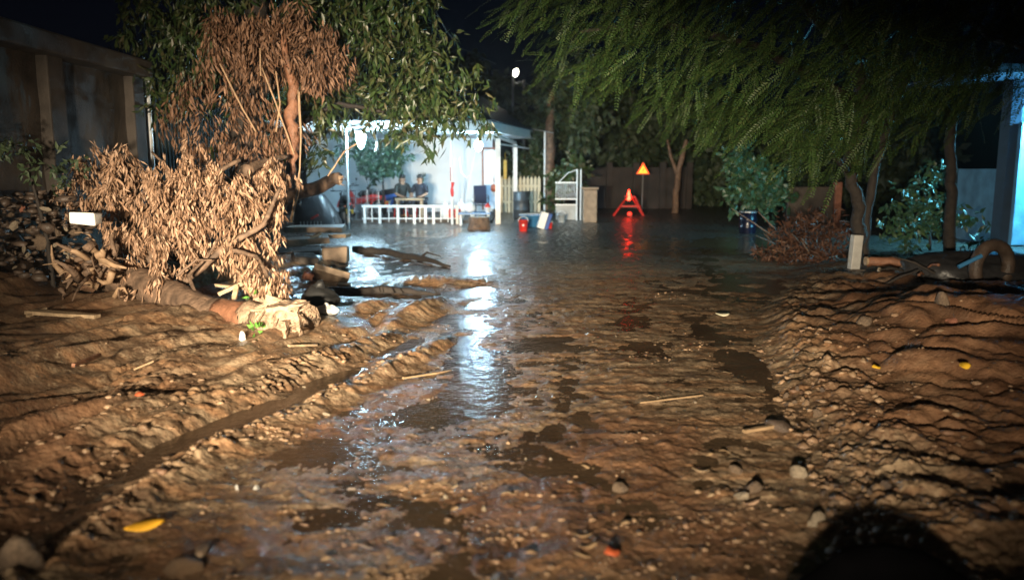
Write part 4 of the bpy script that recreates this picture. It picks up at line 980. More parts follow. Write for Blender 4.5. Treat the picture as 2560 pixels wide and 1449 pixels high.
# left rubble mound under the stones, clods scattered on both banks (nobody could count them)
def clods(name, pts, m, rmin, rmax, seed):
    rr = random.Random(seed); b = MB()
    bm = bmesh.new(); bmesh.ops.create_icosphere(bm, subdivisions=1, radius=1); bv = np.array([tuple(v.co) for v in bm.verts]); bf = np.array([[v.index for v in f.verts] for f in bm.faces]); bm.free()
    V = []; Fc = []; q = np.random.default_rng(seed)
    for i, p in enumerate(pts):
        r = q.uniform(0, 1) ** 2.2 * (rmax - rmin) + rmin
        v = bv * (1 + q.normal(size=(len(bv), 1)) * .26) * np.array([r * q.uniform(.9, 1.5), r * q.uniform(.8, 1.2), r * q.uniform(.35, .7)])
        a = q.uniform(0, 6.28); c, s = math.cos(a), math.sin(a); v = v @ np.array([[c, s, 0], [-s, c, 0], [0, 0, 1]])
        V.append(v + np.array(p)); Fc.append(bf + i * len(bv))
    o = mesh_np(name, np.concatenate(V), np.concatenate(Fc), m, smooth=True); return o
def scatter(n, fn):
    px = np.array([fn() for _ in range(n)]); P = [gp(a, b_) for a, b_ in px]
    x = np.array([p.x for p in P]); y = np.array([p.y for p in P]); return np.stack([x, y, H(x, y)], 1)
def f_right():
    py = random.uniform(860, 1460); e = np.interp(py, [850, 1000, 1230, 1400], [1890, 1960, 2050, 2100]); return e + abs(random.gauss(0, 260)) - 15, py
def f_left():
    py = random.uniform(850, 1470); e = np.interp(py, [850, 900, 1010, 1150, 1330, 1450], [1060, 930, 690, 420, 130, 0]); return e - abs(random.gauss(0, 300)), py
def f_grit():
    c = GC[int(random.random() ** 1.5 * len(GC))]; return c[0] + random.gauss(0, c[2] * 2.2), min(1445, c[1] + abs(random.gauss(0, c[2] * .6)))
GC = [(random.uniform(600, 1950), random.uniform(720, 1420), random.uniform(15, 70)) for _ in range(45)]
def f_berm():
    i = random.uniform(0, 1); py = 880 + 500 * i ** 1.2; e = np.interp(py, [850, 905, 970, 1042, 1125, 1230, 1345], [1100, 1000, 860, 720, 545, 375, 205]); return e + random.gauss(0, 22), py
tag(clods('mud_clods', scatter(700, f_right), 'clod', .008, .04, 1), 'clods of wet mud strewn over the right bank', 'mud clods', kind='stuff')
tag(clods('mud_clods', scatter(380, f_left), 'clod', .006, .032, 2), 'clods of churned mud over the tracked ground on the left', 'mud clods', kind='stuff')
tag(clods('mud_clods', scatter(260, f_berm), 'clod', .006, .032, 3), 'crumbs of mud along the ridge beside the wheel rut', 'mud clods', kind='stuff')
tag(clods('road_grit', scatter(1500, f_grit), 'clod', .003, .02, 4), 'grit and crumbs of mud on the wet road', 'grit', kind='stuff')
P = np.array([tuple(at(random.uniform(-80, 230), random.uniform(480, 700), random.uniform(8.3, 9.6))) for _ in range(420)])
tag(clods('rubble', P, 'stone_dark', .02, .08, 5), 'dark rubble heap at the left edge below the old wall', 'rubble', kind='stuff')

# rubble slabs behind the stump ----------------------------------------
def slab(label, c, d, r, m='concrete_slab', name='concrete_slab', cat='slab', grp=None):
    b = MB(); M = rot(*r); b.box((0, 0, 0), d, M, min(d) * .12); o = thing_mb(b, name, label, cat, m, grp, bevel=min(d) * .12); o.location = c; return o
slab('tilted pale concrete slab leaning towards the puddle behind the stump', at(825, 690, 11.2), (.5, .42, .09), (-.5, .32, .2))
slab('square pale concrete block standing beside the bright puddle', at(838, 638, 13.2), (.42, .3, .28), (.05, 0, .1))
slab('long flat slab lying under the covered cart', at(790, 572, 17), (1.2, .7, .13), (0, 0, .05))
slab('flat broken slab in the middle of the debris pile, behind the tilted slab', at(770, 600, 14.5), (.75, .5, .1), (.05, -.05, .3))
slab('grey cube shaped block left in the debris pile', at(762, 652, 12.6), (.36, .3, .2), (.1, .1, .4), 'concrete_old')
slab('thin plank like slab along the top of the debris pile by the bright puddle', at(820, 590, 15.2), (.8, .35, .07), (0, -.03, -.08), 'pale_wood')
slab('reddish brick sized block below the tilted slab', at(770, 690, 11), (.14, .1, .1), (.1, .3, .5), 'brick_red', 'brick', 'brick')
slab('dark flat slab at the bottom of the debris pile', at(750, 630, 13.6), (.7, .4, .1), (.1, 0, .2), 'concrete_old')
slab('pale broken block at the right end of the debris pile', at(860, 715, 10.9), (.18, .14, .08), (.1, .1, .3))
plank('broken_plank', 'pale plank leaning across the debris pile below the covered cart', at(760, 605, 14.4), at(802, 582, 14.6), .1, .05, 'pale_wood')
b = MB(); P_ = [on(885, 632, .05), on(960, 640, .08), on(1050, 655, .07), on(1125, 672, .04)]
t = empty('drift_branch', P_[1], 'long dark branch lying across the wet road right of the bright puddle', 'branch')
branch('limb', [p - P_[1] for p in P_], [.08, .07, .055, .02], 'bark_dark', t)
branch('twig', [P_[2] - P_[1], P_[2] - P_[1] + Vector((.15, -.2, .12)), P_[2] - P_[1] + Vector((.4, -.3, .06))], [.03, .02, .008], 'bark_dark', t, 6)
P_ = [on(800, 740, .05), on(890, 738, .06), on(1000, 735, .05), on(1100, 742, .03)]
t = empty('drift_branch', P_[1], 'black soaked branch with tufts lying across the puddle right of the stump', 'branch')
branch('limb', [p - P_[1] for p in P_], [.06, .055, .05, .02], 'bark_dark', t)
for k in range(9):
    p = P_[1].lerp(P_[3], random.random()) - P_[1]; branch('twig', [p, p + Vector((random.gauss(0, .06), random.gauss(0, .05), random.uniform(.05, .12)))], [.012, .004], 'bark_dark', t, 5)
# white bags, and a black lump in place of the stump's shadow
def bag(p, r, m, label, name='bag_or_shade_lump'):
    b = MB(); b.blob((0, 0, 0), r, 3, .22); b.tube([(0, 0, r[2] * .8), (r[0] * .1, 0, r[2] * 1.25)], [r[0] * .3, r[0] * .14], 8, .3)
    o = thing_mb(b, name, label, 'bag', m, smooth=True); o.location = p; return o
bag(at(800, 745, 8.3), (.19, .14, .15), 'black_rubber', 'black lump put in as shadow right behind the splintered stump')
bag(at(816, 775, 7.9), (.1, .08, .06), 'white_plastic', 'white plastic bag lying at the right of the black shadow lump')
bag(at(606, 848, 7.0), (.035, .03, .06), 'white_plastic', 'small white scrap of plastic in the mud under the fallen trunk')
# small green weed by the trunk
def weed(p, label, n=14, s=.09):
    t = empty('weed', p, label, 'plant'); D = norm(RNG.normal(size=(n, 3)) * .7 + np.array([0, 0, .8]))
    V, Fc = leaf_arrays(np.zeros((n, 3)) + D * .02, D, RNG.uniform(.6, 1.2, n) * s, RNG.uniform(.7, 1.2, n) * s * .22)
    mesh_np('leaves', V, Fc, weed_m, t); return t
weed_m = mat('weed_leaf', (.12, .3, .05), .4, .2, 20)
weed(on(640, 838, .05), 'small bright green weed below the splintered stump')
weed(at(655, 822, 7.3), 'bright green sprig growing against the splintered stump', 8, .07)
weed(at(628, 740, 8.0), 'green sprig under the dead leaves left of the stump', 8, .09)

# leaves lying on the road -------------------------------------------
def flat_leaf(p, ln, w, rz, m, label, grp=None, tilt=.15):
    k = MB(); n = 8; pts = []
    for i in range(n + 1):
        f = i / n; ww = w * math.sin(math.pi * min(1, max(0, f * .94 + .03))) ** .8
        wz = .006 * math.sin(f * 5 + ln * 90)
        k.v += [((f - .5) * ln, -ww, .007 + wz), ((f - .5) * ln, .1 * ww, .003 + wz), ((f - .5) * ln, ww, .006 + wz)]
    for i in range(n):
        for j in range(2): k.f.append((i * 3 + j, i * 3 + j + 1, i * 3 + j + 4, i * 3 + j + 3))
    o = thing_mb(k, 'fallen_leaf', label, 'leaf', m, grp, smooth=True); o.location = p; o.rotation_euler = (tilt, 0, rz)
    s = o.modifiers.new('thickness', 'SOLIDIFY'); s.thickness = .002
flat_leaf(on(362, 1325, .02), .165, .028, .55, 'leaf_yellow', 'bright yellow long leaf on the mud at bottom left', tilt=.5)
flat_leaf(on(1530, 1392, .02), .07, .028, .3, 'orange_red', 'small red and orange leaf on the near road right of centre', tilt=.4)
flat_leaf(on(1806, 790, .02), .16, .05, .1, 'paint_cream', 'pale yellow leaf on the dark road in the right middle', tilt=.3)
flat_leaf(on(1012, 545, .05), .2, .09, .2, 'yellow', 'yellow leaf at the foot of the white railing', tilt=1.2)
for k in range(34):
    flat_leaf(on(random.uniform(560, 1880), random.uniform(850, 1430), .004), random.uniform(.05, .1), random.uniform(.008, .018), random.uniform(-.5, .5), random.choice(('straw', 'pale_wood', 'dead_leaf', 'straw')), 'straw coloured dead leaf scrap on the wet road', 'dead leaf scraps on the road')
for px, py, m in ((2310, 985, 'yellow'), (2190, 925, 'yellow'), (2375, 925, 'paint_cream'), (2375, 945, 'orange_red'), (350, 1000, 'orange_red'), (45, 1055, 'orange_red')):
    pass
flat_leaf(on(2410, 925, .03), .1, .03, .4, 'yellow', 'yellowish leaf on the right mud heap, upper one', tilt=.6)
flat_leaf(on(2190, 928, .03), .07, .025, .1, 'yellow', 'yellowish leaf at the foot of the right mud heap', tilt=.5)
flat_leaf(on(350, 998, .03), .06, .022, .3, 'orange_red', 'small orange leaf in the churned mud left of the rut', tilt=.5)

# black sack at the bottom right --------------------------------------
def sack():
    c = Vector((1.40, 2.72, 0)); pk = at(2215, 1345, c.y)
    b = MB(); prof = []; h = pk.z
    n = 28; rows = 12
    for i in range(rows + 1):
        f = i / rows; z = h * f; r = (.12 + .34 * (1 - f) ** .85) if f < .9 else .17 * math.sqrt(max(0, 1 - f)) / math.sqrt(.1) * 1.03
        for j in range(n):
            a = 2 * math.pi * j / n; rr = r * (1 + .04 * math.sin(3 * a + f * 4) + .02 * math.sin(7 * a))
            b.v.append(((pk.x - c.x) * f ** .8 + rr * math.cos(a), .5 * rr * math.sin(a), z - .03))
    for i in range(rows):
        for j in range(n): b.f.append((i * n + j, i * n + (j + 1) % n, (i + 1) * n + (j + 1) % n, (i + 1) * n + j))
    b.f.append(tuple(rows * n + j for j in range(n)))
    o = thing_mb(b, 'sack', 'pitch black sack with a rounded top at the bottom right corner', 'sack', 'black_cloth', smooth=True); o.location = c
    s = o.modifiers.new('smooth', 'SUBSURF'); s.levels = 1; s.render_levels = 1
sack()

# ================================================================== RIGHT SIDE DEBRIS
b0 = on(2020, 640)
t = empty('brush_pile', b0, 'low pile of reddish dead brush on the right roadside behind the white marker post', 'brush pile')
P = clump_points([(1960, 610, 15, 40, .5), (2020, 600, 15, 50, .6), (2080, 610, 14.6, 46, .5), (2000, 640, 14, 50, .5), (2060, 650, 13.6, 40, .4), (1930, 650, 13.8, 40, .4), (2100, 570, 15.2, 30, .4), (2040, 560, 15.4, 40, .4), (1990, 575, 15.4, 40, .4)], 2.2)
P[:, 2] = np.clip(P[:, 2], .05, .9)
V, Fc = spray_arrays(P, norm(RNG.normal(size=P.shape) + np.array([0, 0, .2])), 9, .16, .02, .2, .4, .8)
o = mesh_np('dead_foliage', V - np.array(b0), Fc, 'brush_leaf', t); o['kind'] = 'stuff'
for k in range(16):
    p = at(random.uniform(1930, 2110), random.uniform(570, 660), random.uniform(13.6, 15)) - b0; d = Vector((random.gauss(0, .5), random.gauss(0, .3), random.gauss(.15, .2)))
    branch('twig', [p, p + d * .6, p + d], [.015, .012, .004], 'bark', t, 5)
b0 = at(2136, 660, 12.3); b0.z = 0
t = empty('marker_post', b0, 'short white concrete marker post in front of the thin dark trunks', 'post')
tp = at(2140, 587, 12.3)
b = MB(); b.box((0, 0, tp.z / 2), (.15, .13, tp.z), rot(0, .05, .1)); b.build('shaft', 'stone_white', t, bevel=.012)
b = MB(); b.box((.02, 0, .03), (.26, .24, .1)); b.build('footing', 'concrete_old', t, bevel=.02)
def limb_thing(label, pts, r, m, name='broken_limb', cat='branch', n=10):
    base = Vector(pts[0]); t = empty(name, base, label, cat)
    branch('limb', [Vector(p) - base for p in pts], r, m, t, n)
    return t, base
t, bs = limb_thing('thick reddish branch with a pale cut end lying on the right debris', [at(2166, 652, 11.8), at(2230, 656, 11.7), at(2310, 660, 11.6)], [.07, .07, .05], 'red_wood')
b = MB(); p = at(2163, 652, 11.78) - bs; b.tube([p, p + Vector((.03, 0, 0))], .066, 12); b.build('cut_end', 'pale_wood', t)
limb_thing('bright orange brown split branch in the right debris', [at(2250, 668, 11.3), at(2280, 684, 11.2), at(2318, 690, 11.1)], [.04, .075, .05], 'torn_wood')
limb_thing('crooked brown branch curving down through the right debris', [at(2320, 640, 11.2), at(2328, 690, 11), at(2318, 730, 10.8), at(2250, 742, 10.7)], [.03, .04, .045, .03], 'bark')
limb_thing('dull brown log end lying low in the right debris', [at(2180, 720, 10.9), at(2230, 705, 11), at(2260, 700, 11.1)], [.1, .1, .07], 'bark')
limb_thing('long muddy pole sloping down towards the right edge', [at(2360, 735, 9.6), at(2450, 750, 9.2), at(2620, 772, 8.6)], [.07, .075, .08], 'bark', 'pole', 'pole')
limb_thing('thin pale twig standing in the right debris', [at(2195, 690, 11.3), at(2198, 668, 11.35)], [.02, .025], 'stone_pale', 'twig', 'twig', 6)
for k in range(18):
    a = at(random.uniform(2190, 2360), random.uniform(660, 760), random.uniform(10.3, 11.6)); d = Vector((random.gauss(0, .3), random.gauss(0, .2), random.gauss(0, .12)))
    limb_thing('dead stick tangled in the debris on the right roadside', [a, a + d * .5 + Vector((0, 0, .03)), a + d], [.02, .018, .008], random.choice(('bark', 'red_wood', 'bark_dark')), 'stick', 'stick', 6)[0]['group'] = 'sticks in the right debris'
# half buried tyre, blue pipe, dark tarp heap
c = at(2480, 668, 10.6); b = MB(); b.torus((0, 0, 0), .3, .085, rot(0, 0, .35), 36, 10)
o = thing_mb(b, 'tyre', 'muddy old tyre standing on edge at the right border', 'tyre', 'stone_dark', smooth=True); o.location = c
c = at(2425, 653, 10.4); b = MB(); d = (at(2452, 640, 10.4) - at(2394, 668, 10.4)); b.tube([-d / 2, d / 2], .028, 10)
o = thing_mb(b, 'pipe', 'short glossy blue pipe lying on the black tarp at the right', 'pipe', 'blue_tub'); o.location = c
b = MB(); b.blob((0, 0, 0), (.95, .7, .42), 4, .2); o = thing_mb(b, 'tarpaulin', 'crumpled black tarpaulin heap below the old tyre on the right', 'tarpaulin', 'tarp', smooth=True); o.location = at(2440, 705, 11.2)
# blue drum
c = at(1868, 583, 20.2); c.z = 0
t = empty('drum', c, 'dark blue plastic drum standing at the right roadside by the blue puddle', 'drum')
b = MB(); b.lathe((0, 0, 0), [(.19, 0), (.2, .03), (.205, .15), (.215, .17), (.205, .19), (.205, .34), (.215, .36), (.205, .38), (.2, .5), (.16, .53)], 20); b.build('body', 'blue_dark', t, smooth=True)
b = MB(); b.lathe((0, 0, 0), [(.2, .53), (.225, .535), (.225, .565), (.18, .575)], 20); b.build('lid', 'metal_grey', t)

# ================================================================== ITEMS IN FRONT OF THE HOUSE
def bucket(px, py, Y, label, m, r=.13, h=.3):
    c = at(px, py, Y); c.z = 0; t = empty('bucket', c, label, 'bucket')
    b = MB(); b.lathe((0, 0, 0), [(r * .75, 0), (r * .78, .01), (r, h), (r * 1.06, h), (r * 1.06, h - .02), (r * .96, h - .02), (r * .7, .02)], 18); b.build('body', m, t, smooth=True)
    b = MB(); b.torus((0, 0, h * .85), r * 1.05, .008, rot(0, 0, .2), 14, 5, .5); b.build('handle', 'metal_white', t)
    return t
t = bucket(1308, 580, 20.9, 'red plastic bucket with a white mark on the wet road edge', 'red_plastic')
b = MB(); b.lathe((0, 0, 0), [(.028, 0), (.028, .006)], 10); o = b.build('mark', 'white_plastic', t); o.location = (0, -.119, .17); o.rotation_euler = (R(80), 0, 0)
c = at(1332, 552, 22.6); c.z = 0
t = empty('tub', c, 'wide blue wash tub behind the red bucket', 'tub')
b = MB(); b.lathe((0, 0, 0), [(.24, 0), (.27, .02), (.36, .34), (.4, .35), (.4, .33), (.34, .31), (.25, .05)], 20); b.build('body', 'blue_tub', t, smooth=True)
b = MB(); b.torus((0, 0, .345), .385, .014, rot(R(90)), 20, 6); b.build('rim', 'white_plastic', t)
c = at(1356, 570, 21.8); c.z = 0
t = empty('cool_box', c, 'white and blue box leaning sideways beside the blue tub', 'box')
M = rot(0, .3, .1); b = MB(); b.box((0, 0, .24), (.2, .25, .46), M); b.build('body', 'white_plastic', t, bevel=.02)
b = MB(); b.box(Vector((.15, 0, .2)), (.1, .26, .46), M); b.build('side_panel', 'blue_paint', t, bevel=.02)
bucket(1375, 568, 22, 'small red pail right of the white and blue box', 'red_plastic', .07, .16)
bucket(1404, 556, 24.4, 'small grey pail in front of the yard gate', 'paint_grey', .13, .26)
c = at(1303, 535, 26.); c.z = 0
t = empty('drum', c, 'black drum standing before the cream picket fence', 'drum')
b = MB(); b.lathe((0, 0, 0), [(.24, 0), (.26, .05), (.26, .3), (.275, .32), (.26, .34), (.26, .6), (.275, .62), (.26, .64), (.26, .86), (.23, .9)], 20); b.build('body', 'metal_dark', t, smooth=True)
b = MB(); b.torus((0, 0, .89), .245, .015, rot(R(90)), 20, 6); b.build('rim', 'metal_dark', t)
# low table with goods
c = at(1195, 555, 23.2); c.z = 0
t = empty('low_table', c, 'low table with a blue top beside the porch corner post', 'table')
b = MB(); b.box((-.1, .1, .34), (.95, .55, .05)); b.build('table_top', 'blue_tub', t, bevel=.01)
for sx in (-.5, .3):
    for sy in (-.1, .3): b = MB(); b.box((sx, sy, .157), (.06, .06, .315)); b.build('leg', 'paint_white', t)
c2 = at(1198, 575, 21.8); c2.z = .12
slabt = empty('wood_stump', c2, 'short brown tree stump in front of the low blue table', 'stump')
b = MB(); b.tube([(0, 0, -.14), (0, 0, .05), (0, 0, .2)], [.32, .29, .28], 18, .06); b.build('body', 'bark', slabt)
b = MB(); b.lathe((0, 0, .201), [(.26, 0), (.25, .012)], 18); b.build('cut_face', 'pale_wood', slabt)
def sackw(px, py, Y, r, label, z=None):
    p = at(px, py, Y); p.z = z if z is not None else p.z
    b = MB(); b.blob((0, 0, r[2]), r, 3, .1); b.tube([(0, 0, r[2] * 1.85), (0, 0, r[2] * 2.15), (0, 0, r[2] * 2.3)], [r[0] * .35, r[0] * .18, r[0] * .3], 8, .2)
    o = thing_mb(b, 'white_sack', label, 'sack', 'white_plastic', smooth=True); o.location = p
sackw(1112, 505, 24.6, (.13, .1, .24), 'white sack standing on the porch left of the thin post', .1)
sackw(1152, 500, 24.8, (.15, .11, .26), 'white sack standing on the porch right of the thin post', .1)
sackw(1174, 505, 23.3, (.18, .14, .14), 'fat white sack lying on the blue topped table', .366)
sackw(1181, 490, 24.9, (.08, .08, .26), 'narrow white sack standing behind the blue topped table', .1)
b = MB(); b.box((0, 0, .16), (.36, .3, .3)); o = thing_mb(b, 'crate', 'red plastic crate behind the railing right of the thin post', 'crate', 'red_plastic', bevel=.02); o.location = Vector((at(1137, 530, 24.5).x, 24.5, .1))
c = at(1219, 540, 23.5)
t = bucket(1219, 520, 23.35, 'small red topped white pail on the blue table end', 'white_plastic', .08, .15); t.location.z = .366; t.location.y = 23.4
b = MB(); b.lathe((0, 0, .15), [(.088, 0), (.088, .03), (.06, .08), (.02, .12)], 14); b.build('lid', 'red_plastic', t)
# dark blue stacked chairs
def chair(px, Y, label):
    c = at(px, 540, Y); t = empty('plastic_chair', (c.x, Y, .1), label, 'chair', rz=.2)
    for k in range(2):
        z = .42 + k * .07
        b = MB(); b.box((0, 0, z), (.42, .42, .03)); b.build('seat', 'blue_dark', t, bevel=.01)
        b = MB(); b.box((0, .2, z + .28), (.4, .03, .5), rot(-.15)); b.build('backrest', 'blue_dark', t, bevel=.01)
        for s in (-1, 1): b = MB(); b.tube([(s * .2, -.18, z), (s * .21, -.18, z + .2), (s * .21, .2, z + .22)], .018, 6); b.build('armrest', 'blue_dark', t)
    for sx in (-1, 1):
        for sy in (-1, 1): b = MB(); b.tube([(sx * .19, sy * .19, .42), (sx * .22, sy * .22, 0)], .02, 6); b.build('leg', 'blue_dark', t)
chair(1203, 24.9, 'stacked dark blue plastic chairs beside the porch corner post')
# yellow and red things hanging by the posts
b = MB(); p = at(1263, 400, 29.6); q = at(1263, 448, 29.6); b.box((0, 0, 0), (.12, .02, p.z - q.z)); b.tube([(0, 0, (p.z - q.z) / 2), (0, 0, (p.z - q.z) / 2 + .28)], .008, 5)
o = thing_mb(b, 'banner', 'narrow yellow banner hanging between the two white porch posts', 'banner', 'yellow'); o.location = (p + q) / 2
p = at(1129, 470, 23.5); t = empty('flag', p, 'small red flag wrapped round the thin porch post', 'flag')
b = MB()
for i in range(7):
    for j in range(3):
        b.v.append((-.02 + .1 * j / 2 * (1 - .3 * i / 6) + .015 * math.sin(i * 1.3 + j), -.05 - .02 * math.sin(i + j * 2), .17 - .42 * i / 6))
for i in range(6):
    for j in range(2): b.f.append((i * 3 + j, i * 3 + j + 1, i * 3 + j + 4, i * 3 + j + 3))
o = b.build('cloth', 'red_plastic', t); o.modifiers.new('thickness', 'SOLIDIFY').thickness = .01
b = MB(); b.tube([(-.02, -.05, .2), (-.02, -.05, .62)], .014, 5); b.build('cord', 'orange_red', t)
p = at(1234, 470, 28.4); b = MB(); b.lathe((0, 0, 0), [(.02, -.14), (.09, -.1), (.11, 0), (.09, .1), (.02, .14)], 14); b.tube([(0, 0, .13), (0, 0, 1.6)], .006, 4)
o = thing_mb(b, 'lantern', 'round red paper lantern hanging beside the door', 'lantern', 'orange_red', smooth=True); o.location = p
p = at(1160, 400, 24.4); b = MB(); b.tube([at(1206, 312, 24.4), at(1180, 420, 24.4), at(1168, 480, 24.4), at(1162, 520, 24.4)], .016, 6); b.tube([at(1148, 395, 24.5), at(1152, 430, 24.5), at(1166, 445, 24.45), at(1178, 435, 24.4)], .012, 6)
thing_mb(b, 'rope', 'white rope hanging in a slanted line below the porch bulb', 'rope', 'metal_white')
# bench in front of the people
c = at(1025, 520, 24.3); t = empty('bench', (c.x, 24.3, .1), 'pale wooden bench table in front of the two seated people', 'bench')
b = MB(); b.box((0, 0, .62), (.85, .42, .06)); b.build('bench_top', 'pale_wood', t, bevel=.01)
for sx in (-.36, .36):
    for sy in (-.15, .15): b = MB(); b.box((sx, sy, .295), (.06, .06, .59)); b.build('leg', 'pale_wood', t)

# people ------------------------------------------------------------
def person(px, Y, label, shirt, turn, lean, hair_long=False):
    x = at(px, 500, Y).x
    t = empty('person', (x, Y, .1), label, 'person', rz=turn)
    nodes = {  # name: (position, radius)
        'pelvis': ((0, .02, .50), .15), 'waist': ((0, lean * .3, .68), .135), 'chest': ((0, lean * .75, .88), .155), 'neckb': ((0, lean, 1.03), .075), 'neck': ((0, lean * 1.05 - .01, 1.10), .055), 'head': ((0, lean * 1.1 - .03, 1.2), .085), 'crown': ((0, lean * 1.1 - .015, 1.29), .08),
        'shl': ((-.19, lean, 1.0), .07), 'ell': ((-.25, lean - .1, .75), .05), 'wrl': ((-.14, lean - .32, .68), .034), 'hal': ((-.11, lean - .40, .68), .038),
        'shr': ((.19, lean, 1.0), .07), 'elr': ((.25, lean - .1, .75), .05), 'wrr': ((.14, lean - .32, .68), .034), 'har': ((.11, lean - .40, .68), .038),
        'hil': ((-.10, 0, .49), .10), 'knl': ((-.14, -.42, .50), .068), 'anl': ((-.14, -.42, .09), .042), 'fol': ((-.15, -.58, .045), .038),
        'hir': ((.10, 0, .49), .10), 'knr': ((.14, -.42, .50), .068), 'anr': ((.14, -.42, .09), .042), 'for': ((.15, -.58, .045), .038)}
    E_ = [('pelvis', 'waist'), ('waist', 'chest'), ('chest', 'neckb'), ('neckb', 'neck'), ('neck', 'head'), ('head', 'crown'), ('neckb', 'shl'), ('shl', 'ell'), ('ell', 'wrl'), ('wrl', 'hal'), ('neckb', 'shr'), ('shr', 'elr'), ('elr', 'wrr'), ('wrr', 'har'),
          ('pelvis', 'hil'), ('hil', 'knl'), ('knl', 'anl'), ('anl', 'fol'), ('pelvis', 'hir'), ('hir', 'knr'), ('knr', 'anr'), ('anr', 'for')]
    keys = list(nodes); idx = {k: i for i, k in enumerate(keys)}
    def grow(sub, name, m, fat=1.0, add=0.):
        ks = [k for k in keys if k in sub]; ii = {k: i for i, k in enumerate(ks)}
        me = bpy.data.meshes.new(name); me.from_pydata([nodes[k][0] for k in ks], [(ii[a], ii[b_]) for a, b_ in E_ if a in ii and b_ in ii], [])
        o = bpy.data.objects.new(name, me); COL.objects.link(o)
        sm = o.modifiers.new('skin', 'SKIN'); o.modifiers.new('sub', 'SUBSURF').levels = 2
        if not me.skin_vertices: me.attributes  # the modifier makes the layer
        lay = me.skin_vertices[0].data
        for k in ks: r = nodes[k][1] * fat + add; lay[ii[k]].radius = (r, r)
        lay[0].use_root = True
        dg = bpy.context.evaluated_depsgraph_get(); ev = o.evaluated_get(dg); m2 = bpy.data.meshes.new_from_object(ev)
        bpy.data.objects.remove(o); m2.materials.clear(); m2.materials.append(MATS[m]); m2.polygons.foreach_set('use_smooth', [True] * len(m2.polygons)); return m2
    body = grow(set(keys), 'body', 'skin')
    # face and fingers joined into the one body mesh
    bm = bmesh.new(); bm.from_mesh(body); hd = Vector(nodes['head'][0])
    for k, q in enumerate(((0, -.092, .0),)): 
        r_ = bmesh.ops.create_cone(bm, segments=6, radius1=.018, radius2=.006, depth=.05, cap_ends=True, matrix=Matrix.Translation(hd + Vector(q)))
    for s in (-1, 1): bmesh.ops.create_uvsphere(bm, u_segments=6, v_segments=5, radius=.022, matrix=Matrix.Translation(hd + Vector((s * .087, 0, 0))))
    for side in ('hal', 'har'):
        h = Vector(nodes[side][0]); s = -1 if side == 'hal' else 1
        for f, (ox, ln) in enumerate(((-.03, .055), (-.01, .07), (.01, .075), (.03, .065))):
            p = h + Vector((ox, -.03, 0)); bmesh.ops.create_cone(bm, segments=5, radius1=.009, radius2=.006, depth=ln, matrix=Matrix.Translation(p + Vector((0, -ln / 2, -.008))) @ Matrix.Rotation(R(100), 4, 'X'))
        bmesh.ops.create_cone(bm, segments=5, radius1=.01, radius2=.007, depth=.05, matrix=Matrix.Translation(h + Vector((-s * .045, -.015, 0))) @ Matrix.Rotation(R(60), 4, 'Y'))
    bm.to_mesh(body); bm.free()
    o = bpy.data.objects.new('body', body); COL.objects.link(o); o.parent = t
    sh = grow({'pelvis', 'waist', 'chest', 'neckb', 'shl', 'ell', 'shr', 'elr'}, 'shirt', shirt, 1.08, .012); o = bpy.data.objects.new('shirt', sh); COL.objects.link(o); o.parent = t
    tr = grow({'pelvis', 'hil', 'knl', 'anl', 'hir', 'knr', 'anr'}, 'trousers', 'trousers', 1.06, .012); o = bpy.data.objects.new('trousers', tr); COL.objects.link(o); o.parent = t
    b = MB(); c = Vector(nodes['crown'][0])
    b.blob(c + Vector((0, .012, .0)), (.105, .112, .085), 3, .04)
    if hair_long: b.blob(c + Vector((0, .06, -.1)), (.11, .075, .16), 3, .05)
    b.build('hair', 'hair', t, smooth=True)
    for s in (-1, 1): b = MB(); b.blob(hd + Vector((s * .032, -.082, .018)), (.012, .008, .009), 1, 0); b.build('eye', 'hair', t)
    b = MB(); b.box(hd + Vector((0, -.083, -.045)), (.045, .01, .012)); b.build('mouth', 'red_wood', t)
    for s in (-1, 1): b = MB(); b.blob((s * .15, -.52, .045), (.05, .13, .045), 2, .03); b.build('shoe', 'black_rubber', t, smooth=True)
    return t
person(1003, 25.3, 'person in dark olive top sitting on the left, bent forward behind the railing', 'shirt_olive', .5, -.12, True)
person(1050, 25.1, 'person in navy shirt sitting upright on the right behind the bench table', 'shirt_navy', -.25, .03)
def stool(px, Y, label, turn):
    x = at(px, 500, Y).x; t = empty('stool', (x, Y, .1), label, 'stool', rz=turn)
    b = MB(); b.box((0, .05, .36), (.36, .34, .04)); b.build('seat', 'red_plastic', t, bevel=.01)
    for sx in (-1, 1):
        for sy in (-1, 1): b = MB(); b.tube([(sx * .14, .05 + sy * .13, .36), (sx * .17, .05 + sy * .16, 0)], .018, 6); b.build('leg', 'red_plastic', t)
stool(1003, 25.3, 'red stool under the person in the olive top', .5); stool(1050, 25.1, 'red stool under the person in the navy shirt', -.1)
# potted plant behind the right person
c = at(1052, 445, 27.6); t = empty('potted_plant', (c.x, 27.6, .1), 'tall thin leaved plant standing at the wall above the right person', 'plant')
b = MB(); b.lathe((0, 0, 0), [(.14, 0), (.2, .32), (.22, .33), (.2, .3)], 14); b.build('pot', 'brick_red', t)
hgt = c.z - .1; n = 26
b = MB(); b.tube([(0, 0, .28), (.02, 0, hgt - .15)], [.02, .012], 6); b.build('stem', 'bark', t)
P = np.array([[0.02, 0, hgt - .1]]).repeat(n, 0) + RNG.normal(size=(n, 3)) * np.array([.04, .04, .1]); D = norm(RNG.normal(size=(n, 3)) * .4 + np.array([0, 0, .8]))
V, Fc = leaf_arrays(P, D, RNG.uniform(.15, .3, n), RNG.uniform(.02, .035, n)); mesh_np('leaves', V, Fc, 'teal_leaf', t)

